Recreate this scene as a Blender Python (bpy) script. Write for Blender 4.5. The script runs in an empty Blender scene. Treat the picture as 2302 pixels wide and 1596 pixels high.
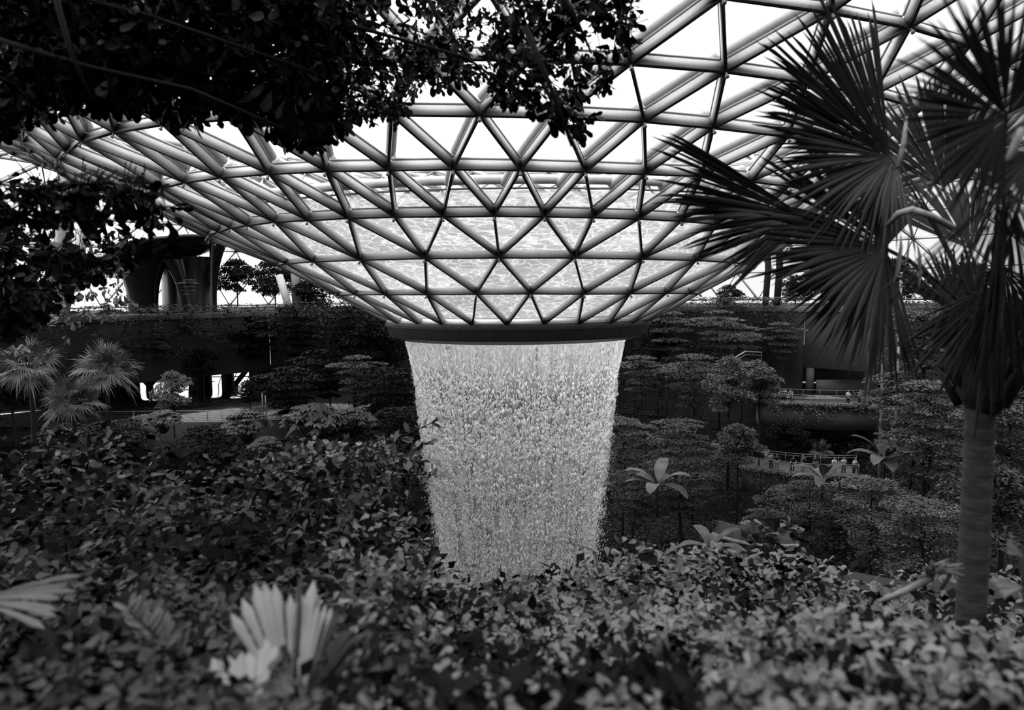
import bpy, math, random
import numpy as np
from mathutils import Vector, Matrix, Euler
rnd = random.Random(7)
rng = np.random.default_rng(7)
scene = bpy.context.scene
col = scene.collection
PI = math.pi
# ---------------------------------------------------------------- camera
F_PX, PITCH, ROLL = 1584.58203, 0.08618542, -0.01061099
cp, sp, cr, sr = math.cos(PITCH), math.sin(PITCH), math.cos(ROLL), math.sin(ROLL)
Rv = np.array([1.0, 0, 0]); Uv = np.array([0, sp, cp]); Fv = np.array([0, cp, -sp])
RIGHT = Rv * cr + Uv * sr
UP = Uv * cr - Rv * sr
cam = bpy.data.objects.new('camera', bpy.data.cameras.new('camera'))
col.objects.link(cam)
m = Matrix.Identity(4)
for i in range(3):
    m[i][0] = RIGHT[i]; m[i][1] = UP[i]; m[i][2] = -Fv[i]
cam.matrix_world = m
cam.data.sensor_width = 36
cam.data.lens = 36 * F_PX / 2302
cam.data.clip_start = 0.05
cam.data.clip_end = 2000
cam.data.dof.use_dof = True
cam.data.dof.focus_distance = 46
cam.data.dof.aperture_fstop = 1.15
scene.camera = cam
sc = scene
sc.view_settings.view_transform = 'Standard'
sc.view_settings.look = 'None'
sc.view_settings.exposure = 0.0
sc.view_settings.gamma = 1
sc.view_settings.use_curve_mapping = False
sc.cycles.max_bounces = 4
sc.cycles.diffuse_bounces = 2
sc.cycles.glossy_bounces = 2
sc.cycles.transmission_bounces = 3
sc.cycles.transparent_max_bounces = 16
sc.cycles.caustics_reflective = False
sc.cycles.caustics_refractive = False
sc.cycles.use_adaptive_sampling = True
sc.cycles.adaptive_threshold = 0.05


def ray(px, py):
    return Fv + RIGHT * (px - 1151) / F_PX + UP * (798 - py) / F_PX


def at(px, py, Y):
    "point of the place that stands Y metres in front of the viewer on the line through a photo pixel"
    d = ray(px, py)
    return d * (Y / d[1])


def pix(P):
    P = np.asarray(P, float)
    d = P @ Fv
    return 1151 + (P @ RIGHT) / d * F_PX, 798 - (P @ UP) / d * F_PX, d


# ---------------------------------------------------------------- mesh helpers
class MB:
    "collects vertex and face arrays"
    def __init__(s):
        s.V = []; s.F = []; s.n = 0

    def add(s, V, F):
        V = np.asarray(V, float).reshape(-1, 3)
        if isinstance(F, np.ndarray):
            s.F.append(F + s.n)
        else:
            by = {}
            for f in F:
                by.setdefault(len(f), []).append(f)
            for k, fs in by.items():
                s.F.append(np.array(fs, int) + s.n)
        s.V.append(V); s.n += len(V)
        return s

    def box(s, a, b, X, Z, w, h0, h1):
        "bar from a to b; X side axis, Z depth axis; width w, from h0 to h1 along Z"
        a = np.asarray(a, float); b = np.asarray(b, float)
        V = []
        for p in (a, b):
            for (i, j) in ((-1, h0), (1, h0), (1, h1), (-1, h1)):
                V.append(p + X * (w / 2 * i) + Z * j)
        s.add(V, [(0, 3, 2, 1), (4, 5, 6, 7), (0, 1, 5, 4), (1, 2, 6, 5), (2, 3, 7, 6), (3, 0, 4, 7)])
        return s

    def block(s, x0, x1, y0, y1, z0, z1):
        V = [(x, y, z) for z in (z0, z1) for (x, y) in ((x0, y0), (x1, y0), (x1, y1), (x0, y1))]
        s.add(V, [(0, 3, 2, 1), (4, 5, 6, 7), (0, 1, 5, 4), (1, 2, 6, 5), (2, 3, 7, 6), (3, 0, 4, 7)])
        return s

    def tube(s, pts, rad, n=6, caps=True):
        pts = np.asarray(pts, float)
        rad = np.broadcast_to(np.asarray(rad, float), (len(pts),))
        V = []
        T = np.gradient(pts, axis=0)
        T /= np.linalg.norm(T, axis=1)[:, None] + 1e-9
        ref = np.array([0, 0, 1.0]) if abs(T[0][2]) < .9 else np.array([1.0, 0, 0])
        a = np.arange(n) * 2 * PI / n
        for p, t, r in zip(pts, T, rad):
            x = np.cross(t, ref); x /= np.linalg.norm(x) + 1e-9
            y = np.cross(x, t)
            ref = y
            V.append(p + (np.cos(a)[:, None] * x + np.sin(a)[:, None] * y) * r)
        m_ = len(pts)
        F = [(i * n + j, i * n + (j + 1) % n, (i + 1) * n + (j + 1) % n, (i + 1) * n + j) for i in range(m_ - 1) for j in range(n)]
        if caps:
            F.append(tuple(range(n))[::-1]); F.append(tuple(range((m_ - 1) * n, m_ * n)))
        s.add(np.concatenate(V), F)
        return s

    def rev(s, prof, c=(0, 0), a0=0, a1=2 * PI, n=64, rfun=None):
        "surface of revolution of (r, z) profile about (cx, cy)"
        full = abs(a1 - a0 - 2 * PI) < 1e-6
        na = n if full else n + 1
        A = a0 + (a1 - a0) * np.arange(na) / n
        V = []
        for (r, z) in prof:
            V.append(np.stack([c[0] + r * np.sin(A), c[1] + r * np.cos(A), np.full(na, z)], 1))
        F = []
        for i in range(len(prof) - 1):
            for j in range(n):
                k = (j + 1) % na
                F.append((i * na + j, i * na + k, (i + 1) * na + k, (i + 1) * na + j))
        s.add(np.concatenate(V), F)
        return s

    def build(s, name, mat, parent=None, smooth=False, origin=None):
        me = bpy.data.meshes.new(name)
        V = np.concatenate(s.V).astype(np.float32)
        if origin is not None:
            V = V - np.asarray(origin, np.float32)
        me.vertices.add(len(V)); me.vertices.foreach_set('co', V.ravel())
        loops = np.concatenate([f.ravel() for f in s.F]).astype(np.int32)
        tot = np.concatenate([np.full(len(f), f.shape[1]) for f in s.F]).astype(np.int32)
        st = np.concatenate([[0], np.cumsum(tot)[:-1]]).astype(np.int32)
        me.loops.add(len(loops)); me.loops.foreach_set('vertex_index', loops)
        me.polygons.add(len(tot)); me.polygons.foreach_set('loop_start', st); me.polygons.foreach_set('loop_total', tot)
        if smooth:
            me.polygons.foreach_set('use_smooth', np.ones(len(tot), bool))
        me.update(calc_edges=True)
        me.validate()
        for mm in (mat if isinstance(mat, (list, tuple)) else [mat]):
            me.materials.append(mm)
        o = bpy.data.objects.new(name, me); col.objects.link(o)
        if origin is not None:
            o.location = origin
        if parent is not None:
            o.parent = parent
            if origin is not None:
                o.location = Vector(origin) - parent.location
        return o


def tag(o, label=None, cat=None, group=None, kind=None):
    if label: o['label'] = label
    if cat: o['category'] = cat
    if group: o['group'] = group
    if kind: o['kind'] = kind
    return o


def empty(name, loc=(0, 0, 0), rz=0):
    o = bpy.data.objects.new(name, None); col.objects.link(o)
    o.empty_display_size = .3
    o.location = Vector(loc); o.rotation_euler = (0, 0, rz)
    return o


def kids(o):
    return [c for c in list(col.objects) if c.parent == o]


def copy_tree(root, loc, rz=0, s=1, tilt=(0, 0)):
    KC = KCACHE.get(root.name)
    if KC is None:
        KC = [(c, kids(c)) for c in kids(root)]
        KCACHE[root.name] = KC
    r = root.copy(); col.objects.link(r)
    r.location = Vector(loc); r.rotation_euler = (tilt[0], tilt[1], rz)
    r.scale = (s, s, s) if not isinstance(s, (tuple, list)) else s
    for c, gs in KC:
        d = c.copy(); col.objects.link(d); d.parent = r
        for g in gs:
            e = g.copy(); col.objects.link(e); e.parent = d
    return r


KCACHE = {}


# ---------------------------------------------------------------- materials
def nodes(name):
    mt = bpy.data.materials.new(name); mt.use_nodes = True
    nt = mt.node_tree; nt.nodes.clear()
    out = nt.nodes.new('ShaderNodeOutputMaterial')
    return mt, nt, out


def mat(name, v, rough=.6, var=.25, scale=3.0, bump=0.0, spec=.5, metal=0.0, stretch=(1, 1, 1), trans=0.0, rand=0.0):
    "painted / natural grey surface with procedural tone variation"
    mt, nt, out = nodes(name)
    N = nt.nodes.new; L = nt.links.new
    p = N('ShaderNodeBsdfPrincipled')
    tc = N('ShaderNodeTexCoord'); mp = N('ShaderNodeMapping'); no = N('ShaderNodeTexNoise')
    mp.inputs['Scale'].default_value = stretch
    no.inputs['Scale'].default_value = scale; no.inputs['Detail'].default_value = 4
    L(tc.outputs['Object'], mp.inputs['Vector']); L(mp.outputs[0], no.inputs['Vector'])
    rp = N('ShaderNodeValToRGB')
    lo, hi = v * (1 - var), v * (1 + var)
    rp.color_ramp.elements[0].position = .3; rp.color_ramp.elements[0].color = (lo, lo, lo, 1)
    rp.color_ramp.elements[1].position = .7; rp.color_ramp.elements[1].color = (hi, hi, hi, 1)
    L(no.outputs['Fac'], rp.inputs['Fac'])
    c_out = rp.outputs['Color']
    if rand:
        oi = N('ShaderNodeObjectInfo'); mr = N('ShaderNodeMapRange')
        mr.inputs['To Min'].default_value = 1 - rand; mr.inputs['To Max'].default_value = 1 + rand
        L(oi.outputs['Random'], mr.inputs['Value'])
        mx = N('ShaderNodeVectorMath'); mx.operation = 'SCALE'
        L(c_out, mx.inputs[0]); L(mr.outputs[0], mx.inputs['Scale'])
        c_out = mx.outputs[0]
    L(c_out, p.inputs['Base Color'])
    p.inputs['Roughness'].default_value = rough
    p.inputs['Metallic'].default_value = metal
    p.inputs['Specular IOR Level'].default_value = spec
    if bump:
        b = N('ShaderNodeBump'); b.inputs['Strength'].default_value = bump
        L(no.outputs['Fac'], b.inputs['Height']); L(b.outputs[0], p.inputs['Normal'])
    sh = p.outputs[0]
    if trans:
        t = N('ShaderNodeBsdfTranslucent'); L(c_out, t.inputs['Color'])
        mx = N('ShaderNodeMixShader'); mx.inputs[0].default_value = trans
        L(p.outputs[0], mx.inputs[1]); L(t.outputs[0], mx.inputs[2]); sh = mx.outputs[0]
    L(sh, out.inputs['Surface'])
    return mt


def glass_mat(name, tint=.93, refl=1.0):
    mt, nt, out = nodes(name)
    N = nt.nodes.new; L = nt.links.new
    t = N('ShaderNodeBsdfTransparent'); t.inputs['Color'].default_value = (tint, tint, tint, 1)
    g = N('ShaderNodeBsdfGlossy'); g.inputs['Roughness'].default_value = .03
    f = N('ShaderNodeFresnel'); f.inputs['IOR'].default_value = 1.45
    mu = N('ShaderNodeMath'); mu.operation = 'MULTIPLY'; mu.inputs[1].default_value = refl
    L(f.outputs[0], mu.inputs[0])
    mx = N('ShaderNodeMixShader'); L(mu.outputs[0], mx.inputs[0]); L(t.outputs[0], mx.inputs[1]); L(g.outputs[0], mx.inputs[2])
    L(mx.outputs[0], out.inputs['Surface'])
    return mt


# ---------------------------------------------------------------- sky: bright overcast, brighter towards the left
w = bpy.data.worlds.new('overcast_sky'); sc.world = w; w.use_nodes = True
nt = w.node_tree; nt.nodes.clear()
N = nt.nodes.new; L = nt.links.new
out = N('ShaderNodeOutputWorld'); bg = N('ShaderNodeBackground')
tc = N('ShaderNodeTexCoord')
vm = N('ShaderNodeVectorMath'); vm.operation = 'DOT_PRODUCT'
vm.inputs[1].default_value = (-0.50, 0.10, 0.86)
L(tc.outputs['Generated'], vm.inputs[0])
mr = N('ShaderNodeMapRange'); mr.interpolation_type = 'SMOOTHSTEP'
mr.inputs['From Min'].default_value = 0; mr.inputs['From Max'].default_value = 1
mr.inputs['To Min'].default_value = 1.02; mr.inputs['To Max'].default_value = 4.2
L(vm.outputs['Value'], mr.inputs['Value'])
sz = N('ShaderNodeSeparateXYZ'); L(tc.outputs['Generated'], sz.inputs[0])
mg = N('ShaderNodeMapRange'); mg.interpolation_type = 'SMOOTHSTEP'
mg.inputs['From Min'].default_value = -.34; mg.inputs['From Max'].default_value = -.2
mg.inputs['To Min'].default_value = .06; mg.inputs['To Max'].default_value = 1
L(sz.outputs['Z'], mg.inputs['Value'])
mm_ = N('ShaderNodeMath'); mm_.operation = 'MULTIPLY'
L(mr.outputs[0], mm_.inputs[0]); L(mg.outputs[0], mm_.inputs[1])
L(mm_.outputs[0], bg.inputs['Strength'])
bg.inputs['Color'].default_value = (1, 1, 1, 1)
L(bg.outputs[0], out.inputs['Surface'])
# ---------------------------------------------------------------- glass and steel dome with its funnel
CX, CY = -0.3437, 50.0
NB = 27
# r, z, phase, tilt x, tilt y, offset x   (rings from the oculus outwards)
RING = [
 (9.138, -2.013, -.2885, -.0058, .0187, .783), (12.553, -.054, -.7796, -.0061, .0029, .744),
 (15.948, 1.781, -.2438, -.0101, -.0044, .617), (19.131, 3.286, -.1089, -.0139, .0035, -.176),
 (22.427, 5.299, .4584, -.0171, -.0239, -.517), (25.539, 6.417, .2297, -.0202, -.0142, -1.1),
 (27.711, 7.182, .3076, -.0215, -.001, -.048), (29.764, 8.234, .9084, -.0017, .0032, .075),
 (32.4, 9.9, .4, 0, 0, 0), (35.4, 11.8, .9, 0, 0, 0), (38.8, 13.6, .4, 0, 0, 0), (42.6, 15.2, .9, 0, 0, 0),
 (47, 16.4, .4, 0, 0, 0), (51.5, 16.8, .9, 0, 0, 0), (56, 16.3, .4, 0, 0, 0), (60.5, 15, .9, 0, 0, 0),
 (65, 12.9, .4, 0, 0, 0), (69.3, 10.2, .9, 0, 0, 0), (73.2, 6.9, .4, 0, 0, 0), (76.4, 3.0, .9, 0, 0, 0), (78.5, -1.4, .4, 0, 0, 0)]
CNT = [27] * 3 + [54] * 9 + [81] * 9
IDX0 = {0: 5, 1: 5, 2: 5, 3: 8, 4: 8, 5: 7, 6: 1, 7: 0}
TR = {0: [(870,729),(896,730),(943,731),(995.5,732),(1062,733),(1139.6,733),(1222.7,731),(1300,731),(1369,730),(1419,729),(1448,727)],
1: [(751,664.5),(761,664.5),(799,663),(865,663),(959,663),(1070.7,662),(1192.5,661),(1313,662),(1417,661),(1499,660),(1552.6,660),(1574,661)],
2: [(624,597),(641.7,594),(703,589),(809.6,585.5),(955,582),(1122,580.5),(1291.6,580.5),(1444,583),(1566,586),(1650,591),(1696,596)],
3: [(490,523),(517.7,514),(556.5,508),(616.7,500),(692,496.6),(782,491.6),(886,489),(996.7,488),(1110.8,486.6),(1224,488),(1334,490),(1437,493),(1531,498)],
4: [(347,430),(361,424.6),(415,411.6),(495.5,400.5),(604,392.5),(732,386),(872.7,384),(1019,382),(1170,384),(1316,388),(1452,392.6),(1578,397)],
5: [(149,344),(183,320),(256,299.5),(365,282),(525,269),(700,263),(880,260),(1078,262),(1262,266),(1449,275),(1604,289)],
6: [(950,133),(1192,137),(1418,146),(1632,163)],
7: [(1380,-15),(1625,-3),(1870,30)]}
rings = []
for k, (r, h, ph, tx, ty, ox) in enumerate(RING):
    n = CNT[k]
    j0 = IDX0.get(k, 0)
    J = np.arange(n)
    th = (J - j0 + ph) * 2 * PI / n
    P = np.stack([CX + ox + r * np.sin(th), CY - r * np.cos(th), h + tx * r * np.sin(th) + ty * r * np.cos(th)], 1)
    if k in TR:
        for j, (u, v) in enumerate(TR[k]):
            d = ray(u, v); c = np.array([CX + ox, CY])
            A = d[:2] @ d[:2]; B = d[:2] @ c; C = c @ c - r * r
            disc = max(B * B - A * C, 0)
            P[j] = d * ((B - math.sqrt(disc)) / A)
    rings.append(P)
centre = np.array([CX + .3, CY])


def azim(P):
    return np.arctan2(P[:, 0] - centre[0], -(P[:, 1] - centre[1]))


edges = []; tris = []
for k in range(len(rings)):
    n = len(rings[k])
    for j in range(n):
        edges.append(((k, j), (k, (j + 1) % n)))
for k in range(len(rings) - 1):
    A, B = rings[k], rings[k + 1]
    a = np.unwrap(azim(A)); b = np.unwrap(azim(B))
    na, nb = len(A), len(B)
    i = 0
    sh = int(np.argmin(np.abs(((b - a[0] + PI) % (2 * PI)) - PI)))
    j = 0
    bb = lambda q: ((b[(q + sh) % nb] - b[sh]) % (2 * PI)) + (2 * PI * (q // nb)) + db
    db = ((b[sh] - a[0] + PI) % (2 * PI)) - PI
    aa = lambda q: ((a[q % na] - a[0]) % (2 * PI)) + 2 * PI * (q // na)
    edges.append(((k, 0), (k + 1, sh % nb)))
    while i < na or j < nb:
        adv_a = j >= nb or (i < na and abs(aa(i + 1) - bb(j)) < abs(bb(j + 1) - aa(i)))
        if adv_a:
            tris.append(((k, i % na), (k, (i + 1) % na), (k + 1, (j + sh) % nb))); i += 1
        else:
            tris.append(((k, i % na), (k + 1, (j + 1 + sh) % nb), (k + 1, (j + sh) % nb))); j += 1
        if not (i >= na and j >= nb):
            edges.append(((k, i % na), (k + 1, (j + sh) % nb)))
P_ = lambda q: rings[q[0]][q[1]]
nrm = {}
for t in tris:
    a, b, c = map(P_, t)
    n_ = np.cross(b - a, c - a)
    if n_[2] < 0: n_ = -n_
    for q in t:
        nrm[q] = nrm.get(q, 0) + n_ / np.linalg.norm(n_)
for q in nrm: nrm[q] = nrm[q] / np.linalg.norm(nrm[q])
M_beam = mat('steel_grey_paint', .50, rough=.42, var=.07, scale=9, bump=.02, spec=.4)
M_rim = mat('dark_rim_cladding', .085, rough=.55, var=.15, scale=2)
M_glass = glass_mat('roof_glass', .95, .5)
M_bracket = mat('zinc_bracket', .33, rough=.4, var=.1)
M_cap = mat('roof_cap_strip', .5, rough=.6, var=.1)
roof = empty('funnel_glass_roof', (CX, CY, -2.0))
tag(roof, 'funnel-shaped glass and steel lattice roof narrowing down to the ring above the waterfall', 'roof')
DEP = .42


M_flange_shade = mat('flange_painted_shade', .035, rough=.5, var=.1, scale=9, spec=.2)  # shade of the downward faces put into the flange colour


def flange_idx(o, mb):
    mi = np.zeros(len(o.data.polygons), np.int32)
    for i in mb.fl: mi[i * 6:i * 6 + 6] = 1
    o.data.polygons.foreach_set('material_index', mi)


def beam(mb, e, cap=True):
    if not hasattr(mb, 'fl'): mb.fl = []; mb.bc = 0
    a, b = P_(e[0]), P_(e[1])
    n_ = nrm[e[0]] + nrm[e[1]]; n_ /= np.linalg.norm(n_)
    t = b - a; L_ = np.linalg.norm(t); t /= L_
    X = np.cross(t, n_); X /= np.linalg.norm(X)
    n_ = np.cross(X, t)
    s_ = 1.0 if e[0][0] < 9 else 1.15
    g = .05
    mb.box(a + t * g, b - t * g, X, n_, .085 * s_, .03, DEP)         # web
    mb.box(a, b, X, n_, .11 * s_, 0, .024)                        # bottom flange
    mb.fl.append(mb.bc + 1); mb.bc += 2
    if e[0][0] >= 3 or e[1][0] >= 4:
        mb.box(a + t * .1, b - t * .1, X, n_, .11, DEP + .05, DEP + .12)    # outer cap above the pane
        mb.bc += 1


def seen_len(e):
    a, b = P_(e[0]), P_(e[1])
    if min(a[1], b[1]) < 4 or max(a[1], b[1]) > 52: return 0
    k = max(e[0][0], e[1][0])
    if k > 8: return 0
    pa, pb = pix(a), pix(b)
    mx_, my_ = (pa[0] + pb[0]) / 2, (pa[1] + pb[1]) / 2
    if not (380 < mx_ < 1720 and 0 < my_ < 760): return 0
    if my_ < 300 and mx_ < 1000: return 0
    return math.hypot(pa[0] - pb[0], pa[1] - pb[1]) / (.5 * (pa[2] + pb[2])) ** 1


rank = sorted(range(len(edges)), key=lambda i: -seen_len(edges[i]))
big = set(rank[:100])
for i in rank[:100]:
    mb = MB(); beam(mb, edges[i])
    c = (P_(edges[i][0]) + P_(edges[i][1])) / 2
    o = mb.build('beam', [M_beam, M_flange_shade], roof, origin=c); flange_idx(o, mb)
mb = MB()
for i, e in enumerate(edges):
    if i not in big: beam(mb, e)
o = mb.build('beam_lattice', [M_beam, M_flange_shade], roof, origin=(CX, CY, -2)); o['kind'] = 'stuff'; flange_idx(o, mb)
# round drain pipes lying outside the panes along the right-leaning members
M_drain = mat('pale_drain_pipe', .55, rough=.6, var=.1)
restd = MB(); nd = 0
for e in edges:
    k0, k1 = e[0][0], e[1][0]
    if k0 == k1 or k1 < 4 or k1 > 12: continue
    a, b = P_(e[0]), P_(e[1])
    az = azim(np.array([a, b])); dd_ = (az[1] - az[0] + PI) % (2 * PI) - PI
    if dd_ < .012: continue
    n_ = nrm[e[0]] + nrm[e[1]]; n_ /= np.linalg.norm(n_)
    t = b - a; L_ = np.linalg.norm(t); t /= L_
    st_ = .05 if k1 > 4 else .42
    pts_ = [a + t * (L_ * st_) + n_ * (DEP + .31), a + t * (L_ * .5) + n_ * (DEP + .31), b - t * .1 + n_ * (DEP + .31)]
    pm = pix((a + b) / 2)
    vis = nd < 80 and a[1] < 45 and a[1] > 6 and k1 <= 8 and 900 < pm[0] < 1800 and -60 < pm[1] < 480
    tb = MB() if vis else restd
    tb.tube(pts_, .2, 12)
    if vis:
        nd += 1; tb.build('drain_pipe', M_drain, roof, smooth=True, origin=(a + b) / 2)
o = restd.build('drain_pipe_set', M_drain, roof, smooth=True, origin=(CX, CY, -2)); o['kind'] = 'stuff'
# glass panes, one skin at the top of the fins
mb = MB()
off = {q: P_(q) + nrm[q] * DEP for q in nrm}
V = []; idx = {}
for q in nrm:
    idx[q] = len(V); V.append(off[q])
mb.add(V, [tuple(idx[q] for q in t) for t in tris])
mb.build('glass_skin', M_glass, roof, origin=(CX, CY, -2))
# brackets under the nodes
cnt = 0; rest = MB()
for k in range(0, 8):
    for j in range(len(rings[k])):
        p = rings[k][j]
        pp = pix(p)
        if k == 0: continue
        near = p[1] < 52 and 300 < pp[0] < 1720 and -5 < pp[1] < 700
        t_ = MB() if (near and cnt < 90) else rest
        t_.tube([p - nrm[(k, j)] * .16, p - nrm[(k, j)] * .02], .045, 8)
        t_.tube([p - nrm[(k, j)] * .2, p - nrm[(k, j)] * .15], .07, 8)
        if t_ is not rest:
            cnt += 1
            t_.build('node_bracket', M_bracket, roof, origin=p)
o = rest.build('node_bracket_row', M_bracket, roof, origin=(CX, CY, -2)); o['kind'] = 'stuff'
# concrete and steel rim ring
c0 = (CX + .783, CY)
mb = MB()
mb.rev([(9.22, -1.72), (9.3, -2.08), (9.22, -2.12), (9.16, -2.16), (9.0, -2.72), (8.94, -2.74), (8.94, -2.78), (8.8, -2.8), (8.25, -3.02), (8.1, -3.02), (8.1, -2.6), (8.9, -1.6), (9.22, -1.72)], c0, n=108)
rim = mb.build('rim_ring', M_rim, roof, origin=(CX, CY, -2))
rim['label'] = 'dark cladding ring at the mouth of the funnel'
mb = MB()
for i in range(27):
    a = i * 2 * PI / 27 + .05
    for (r0, z0, r1, z1) in ((9.165, -2.16, 9.005, -2.72),):
        p0 = np.array([c0[0] + r0 * math.sin(a), c0[1] + r0 * math.cos(a), z0]); p1 = np.array([c0[0] + r1 * math.sin(a), c0[1] + r1 * math.cos(a), z1])
        mb.box(p0, p1, np.array([math.cos(a), -math.sin(a), 0]), np.array([math.sin(a), math.cos(a), 0]), .03, 0, .012)
mb.build('rim_joint', mat('joint_black', .015), rim, origin=(CX, CY, -2)).location = (0, 0, 0)
# running water on top of the lower panes
mt, nt, out = nodes('rippled_water_film')
N = nt.nodes.new; L = nt.links.new
tc = N('ShaderNodeTexCoord')
sepm = N('ShaderNodeMapping'); sepm.inputs['Scale'].default_value = (.75, 1.0, 2.6)
L(tc.outputs['Object'], sepm.inputs['Vector'])
nz = N('ShaderNodeTexNoise'); nz.inputs['Scale'].default_value = .9; nz.inputs['Detail'].default_value = 5
L(sepm.outputs[0], nz.inputs['Vector'])
ad = N('ShaderNodeVectorMath'); ad.operation = 'MULTIPLY_ADD'
ad.inputs[1].default_value = (1.5, 1.5, 1.9)
L(nz.outputs['Color'], ad.inputs[0]); L(sepm.outputs[0], ad.inputs[2])
vo = N('ShaderNodeTexVoronoi'); vo.feature = 'DISTANCE_TO_EDGE'; vo.inputs['Scale'].default_value = 1.9
L(ad.outputs[0], vo.inputs['Vector'])
rp = N('ShaderNodeValToRGB')
rp.color_ramp.elements[0].position = 0; rp.color_ramp.elements[0].color = (.52, .52, .52, 1)
rp.color_ramp.elements[1].position = .10; rp.color_ramp.elements[1].color = (.25, .25, .25, 1)
e_ = rp.color_ramp.elements.new(.028); e_.color = (.40, .40, .40, 1)
L(vo.outputs['Distance'], rp.inputs['Fac'])
nz2 = N('ShaderNodeTexNoise'); nz2.inputs['Scale'].default_value = .55; nz2.inputs['Detail'].default_value = 6
L(sepm.outputs[0], nz2.inputs['Vector'])
mr = N('ShaderNodeMapRange'); mr.inputs['From Min'].default_value = .3; mr.inputs['From Max'].default_value = .7
mr.inputs['To Min'].default_value = .82; mr.inputs['To Max'].default_value = 1.15
L(nz2.outputs['Fac'], mr.inputs['Value'])
sc_ = N('ShaderNodeVectorMath'); sc_.operation = 'SCALE'; L(rp.outputs[0], sc_.inputs[0]); L(mr.outputs[0], sc_.inputs['Scale'])
tl = N('ShaderNodeBsdfTranslucent'); L(sc_.outputs[0], tl.inputs['Color'])
tp = N('ShaderNodeBsdfTransparent')
mx = N('ShaderNodeMixShader'); mx.inputs[0].default_value = .84
L(tp.outputs[0], mx.inputs[1]); L(tl.outputs[0], mx.inputs[2]); L(mx.outputs[0], out.inputs['Surface'])
M_film = mt
mb = MB()
prof = []
zr = [(9.14, -2.0), (12.55, -.05), (15.95, 1.78), (19.13, 3.29), (19.9, 3.7)]
for i in range(len(zr) - 1):
    for s_ in range(6):
        t = s_ / 6
        prof.append((zr[i][0] * (1 - t) + zr[i + 1][0] * t, zr[i][1] * (1 - t) + zr[i + 1][1] * t + .62))
prof.append((19.9, 3.7 + .62))
mb.rev(prof, (CX + .3, CY), n=162)
film = mb.build('flowing_water', M_film, None, smooth=True, origin=(CX, CY, -2))
tag(film, 'thin rippled sheet of water running down over the panes of the funnel', 'water', kind='stuff')
# round gutter pipe above the water
mb = MB()
A = np.linspace(0, 2 * PI, 163)
pts = np.stack([CX + .2 + 20.2 * np.sin(A), CY + 20.2 * np.cos(A), np.full(163, 4.75)], 1)
mb.tube(pts, .2, 10, caps=False)
pts = np.stack([CX + .2 + 20.0 * np.sin(A), CY + 20.0 * np.cos(A), np.full(163, 4.42)], 1)
mb.tube(pts, .05, 6, caps=False)
o = mb.build('water_feed_pipe', mat('white_pipe', .62, rough=.4, var=.08), None, smooth=True, origin=(CX, CY, 4.5))
tag(o, 'pale ring pipe that feeds the water at the top of the wet panes', 'pipe')
# ---------------------------------------------------------------- the waterfall
WX, WY = .25, 50.0
wz = [-2.6, -3.3, -5.9, -9.0, -13.8, -17.0, -20.0, -30.0]
wr = [7.85, 7.7, 7.15, 6.78, 6.2, 5.8, 5.45, 4.6]
wrad = lambda z: np.interp(-z, [-q for q in wz], wr)


def water_mat(name, kind):
    mt, nt, out = nodes(name)
    N = nt.nodes.new; L = nt.links.new
    tc = N('ShaderNodeTexCoord')
    df = N('ShaderNodeBsdfDiffuse'); tl = N('ShaderNodeBsdfTranslucent'); tp = N('ShaderNodeBsdfTransparent')
    v = .92
    df.inputs[0].default_value = (v, v, v, 1); tl.inputs[0].default_value = (v, v, v, 1)
    a = N('ShaderNodeMixShader'); a.inputs[0].default_value = .5
    L(df.outputs[0], a.inputs[1]); L(tl.outputs[0], a.inputs[2])
    b = N('ShaderNodeMixShader')
    L(tp.outputs[0], b.inputs[1]); L(a.outputs[0], b.inputs[2])
    if kind == 'drop':
        b.inputs[0].default_value = .9
    else:
        mp = N('ShaderNodeMapping'); mp.inputs['Scale'].default_value = (4.5, 4.5, .06) if kind == 'lip' else (1.5, 1.5, .16)
        nz = N('ShaderNodeTexNoise'); nz.inputs['Scale'].default_value = 2.2; nz.inputs['Detail'].default_value = 5
        L(tc.outputs['Object'], mp.inputs[0]); L(mp.outputs[0], nz.inputs['Vector'])
        mr = N('ShaderNodeMapRange'); mr.inputs['From Min'].default_value = .35; mr.inputs['From Max'].default_value = .72
        if kind == 'lip':
            mr.inputs['To Min'].default_value = .22; mr.inputs['To Max'].default_value = .75
        else:
            mr.inputs['To Min'].default_value = .02; mr.inputs['To Max'].default_value = .26
        L(nz.outputs['Fac'], mr.inputs['Value'])
        sx = N('ShaderNodeSeparateXYZ'); L(tc.outputs['Object'], sx.inputs[0])
        n2 = N('ShaderNodeTexNoise'); n2.inputs['Scale'].default_value = 1.2; L(tc.outputs['Object'], n2.inputs['Vector'])
        ad = N('ShaderNodeMath'); ad.operation = 'MULTIPLY_ADD'; ad.inputs[1].default_value = 2.2
        L(n2.outputs['Fac'], ad.inputs[0]); L(sx.outputs['Z'], ad.inputs[2])
        ml = N('ShaderNodeMath'); ml.operation = 'MULTIPLY'
        m2 = N('ShaderNodeMapRange')
        if kind == 'lip':     # film tears apart a few metres under the lip
            m2.inputs['From Min'].default_value = -2.2; m2.inputs['From Max'].default_value = -.4
            m2.inputs['To Min'].default_value = 0; m2.inputs['To Max'].default_value = 1
        else:
            m2.inputs['From Min'].default_value = -15; m2.inputs['From Max'].default_value = -2
            m2.inputs['To Min'].default_value = 1.6; m2.inputs['To Max'].default_value = .5
        L(ad.outputs[0], m2.inputs['Value'])
        L(mr.outputs[0], ml.inputs[0]); L(m2.outputs[0], ml.inputs[1])
        L(ml.outputs[0], b.inputs[0])
    L(b.outputs[0], out.inputs['Surface'])
    return mt


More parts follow.
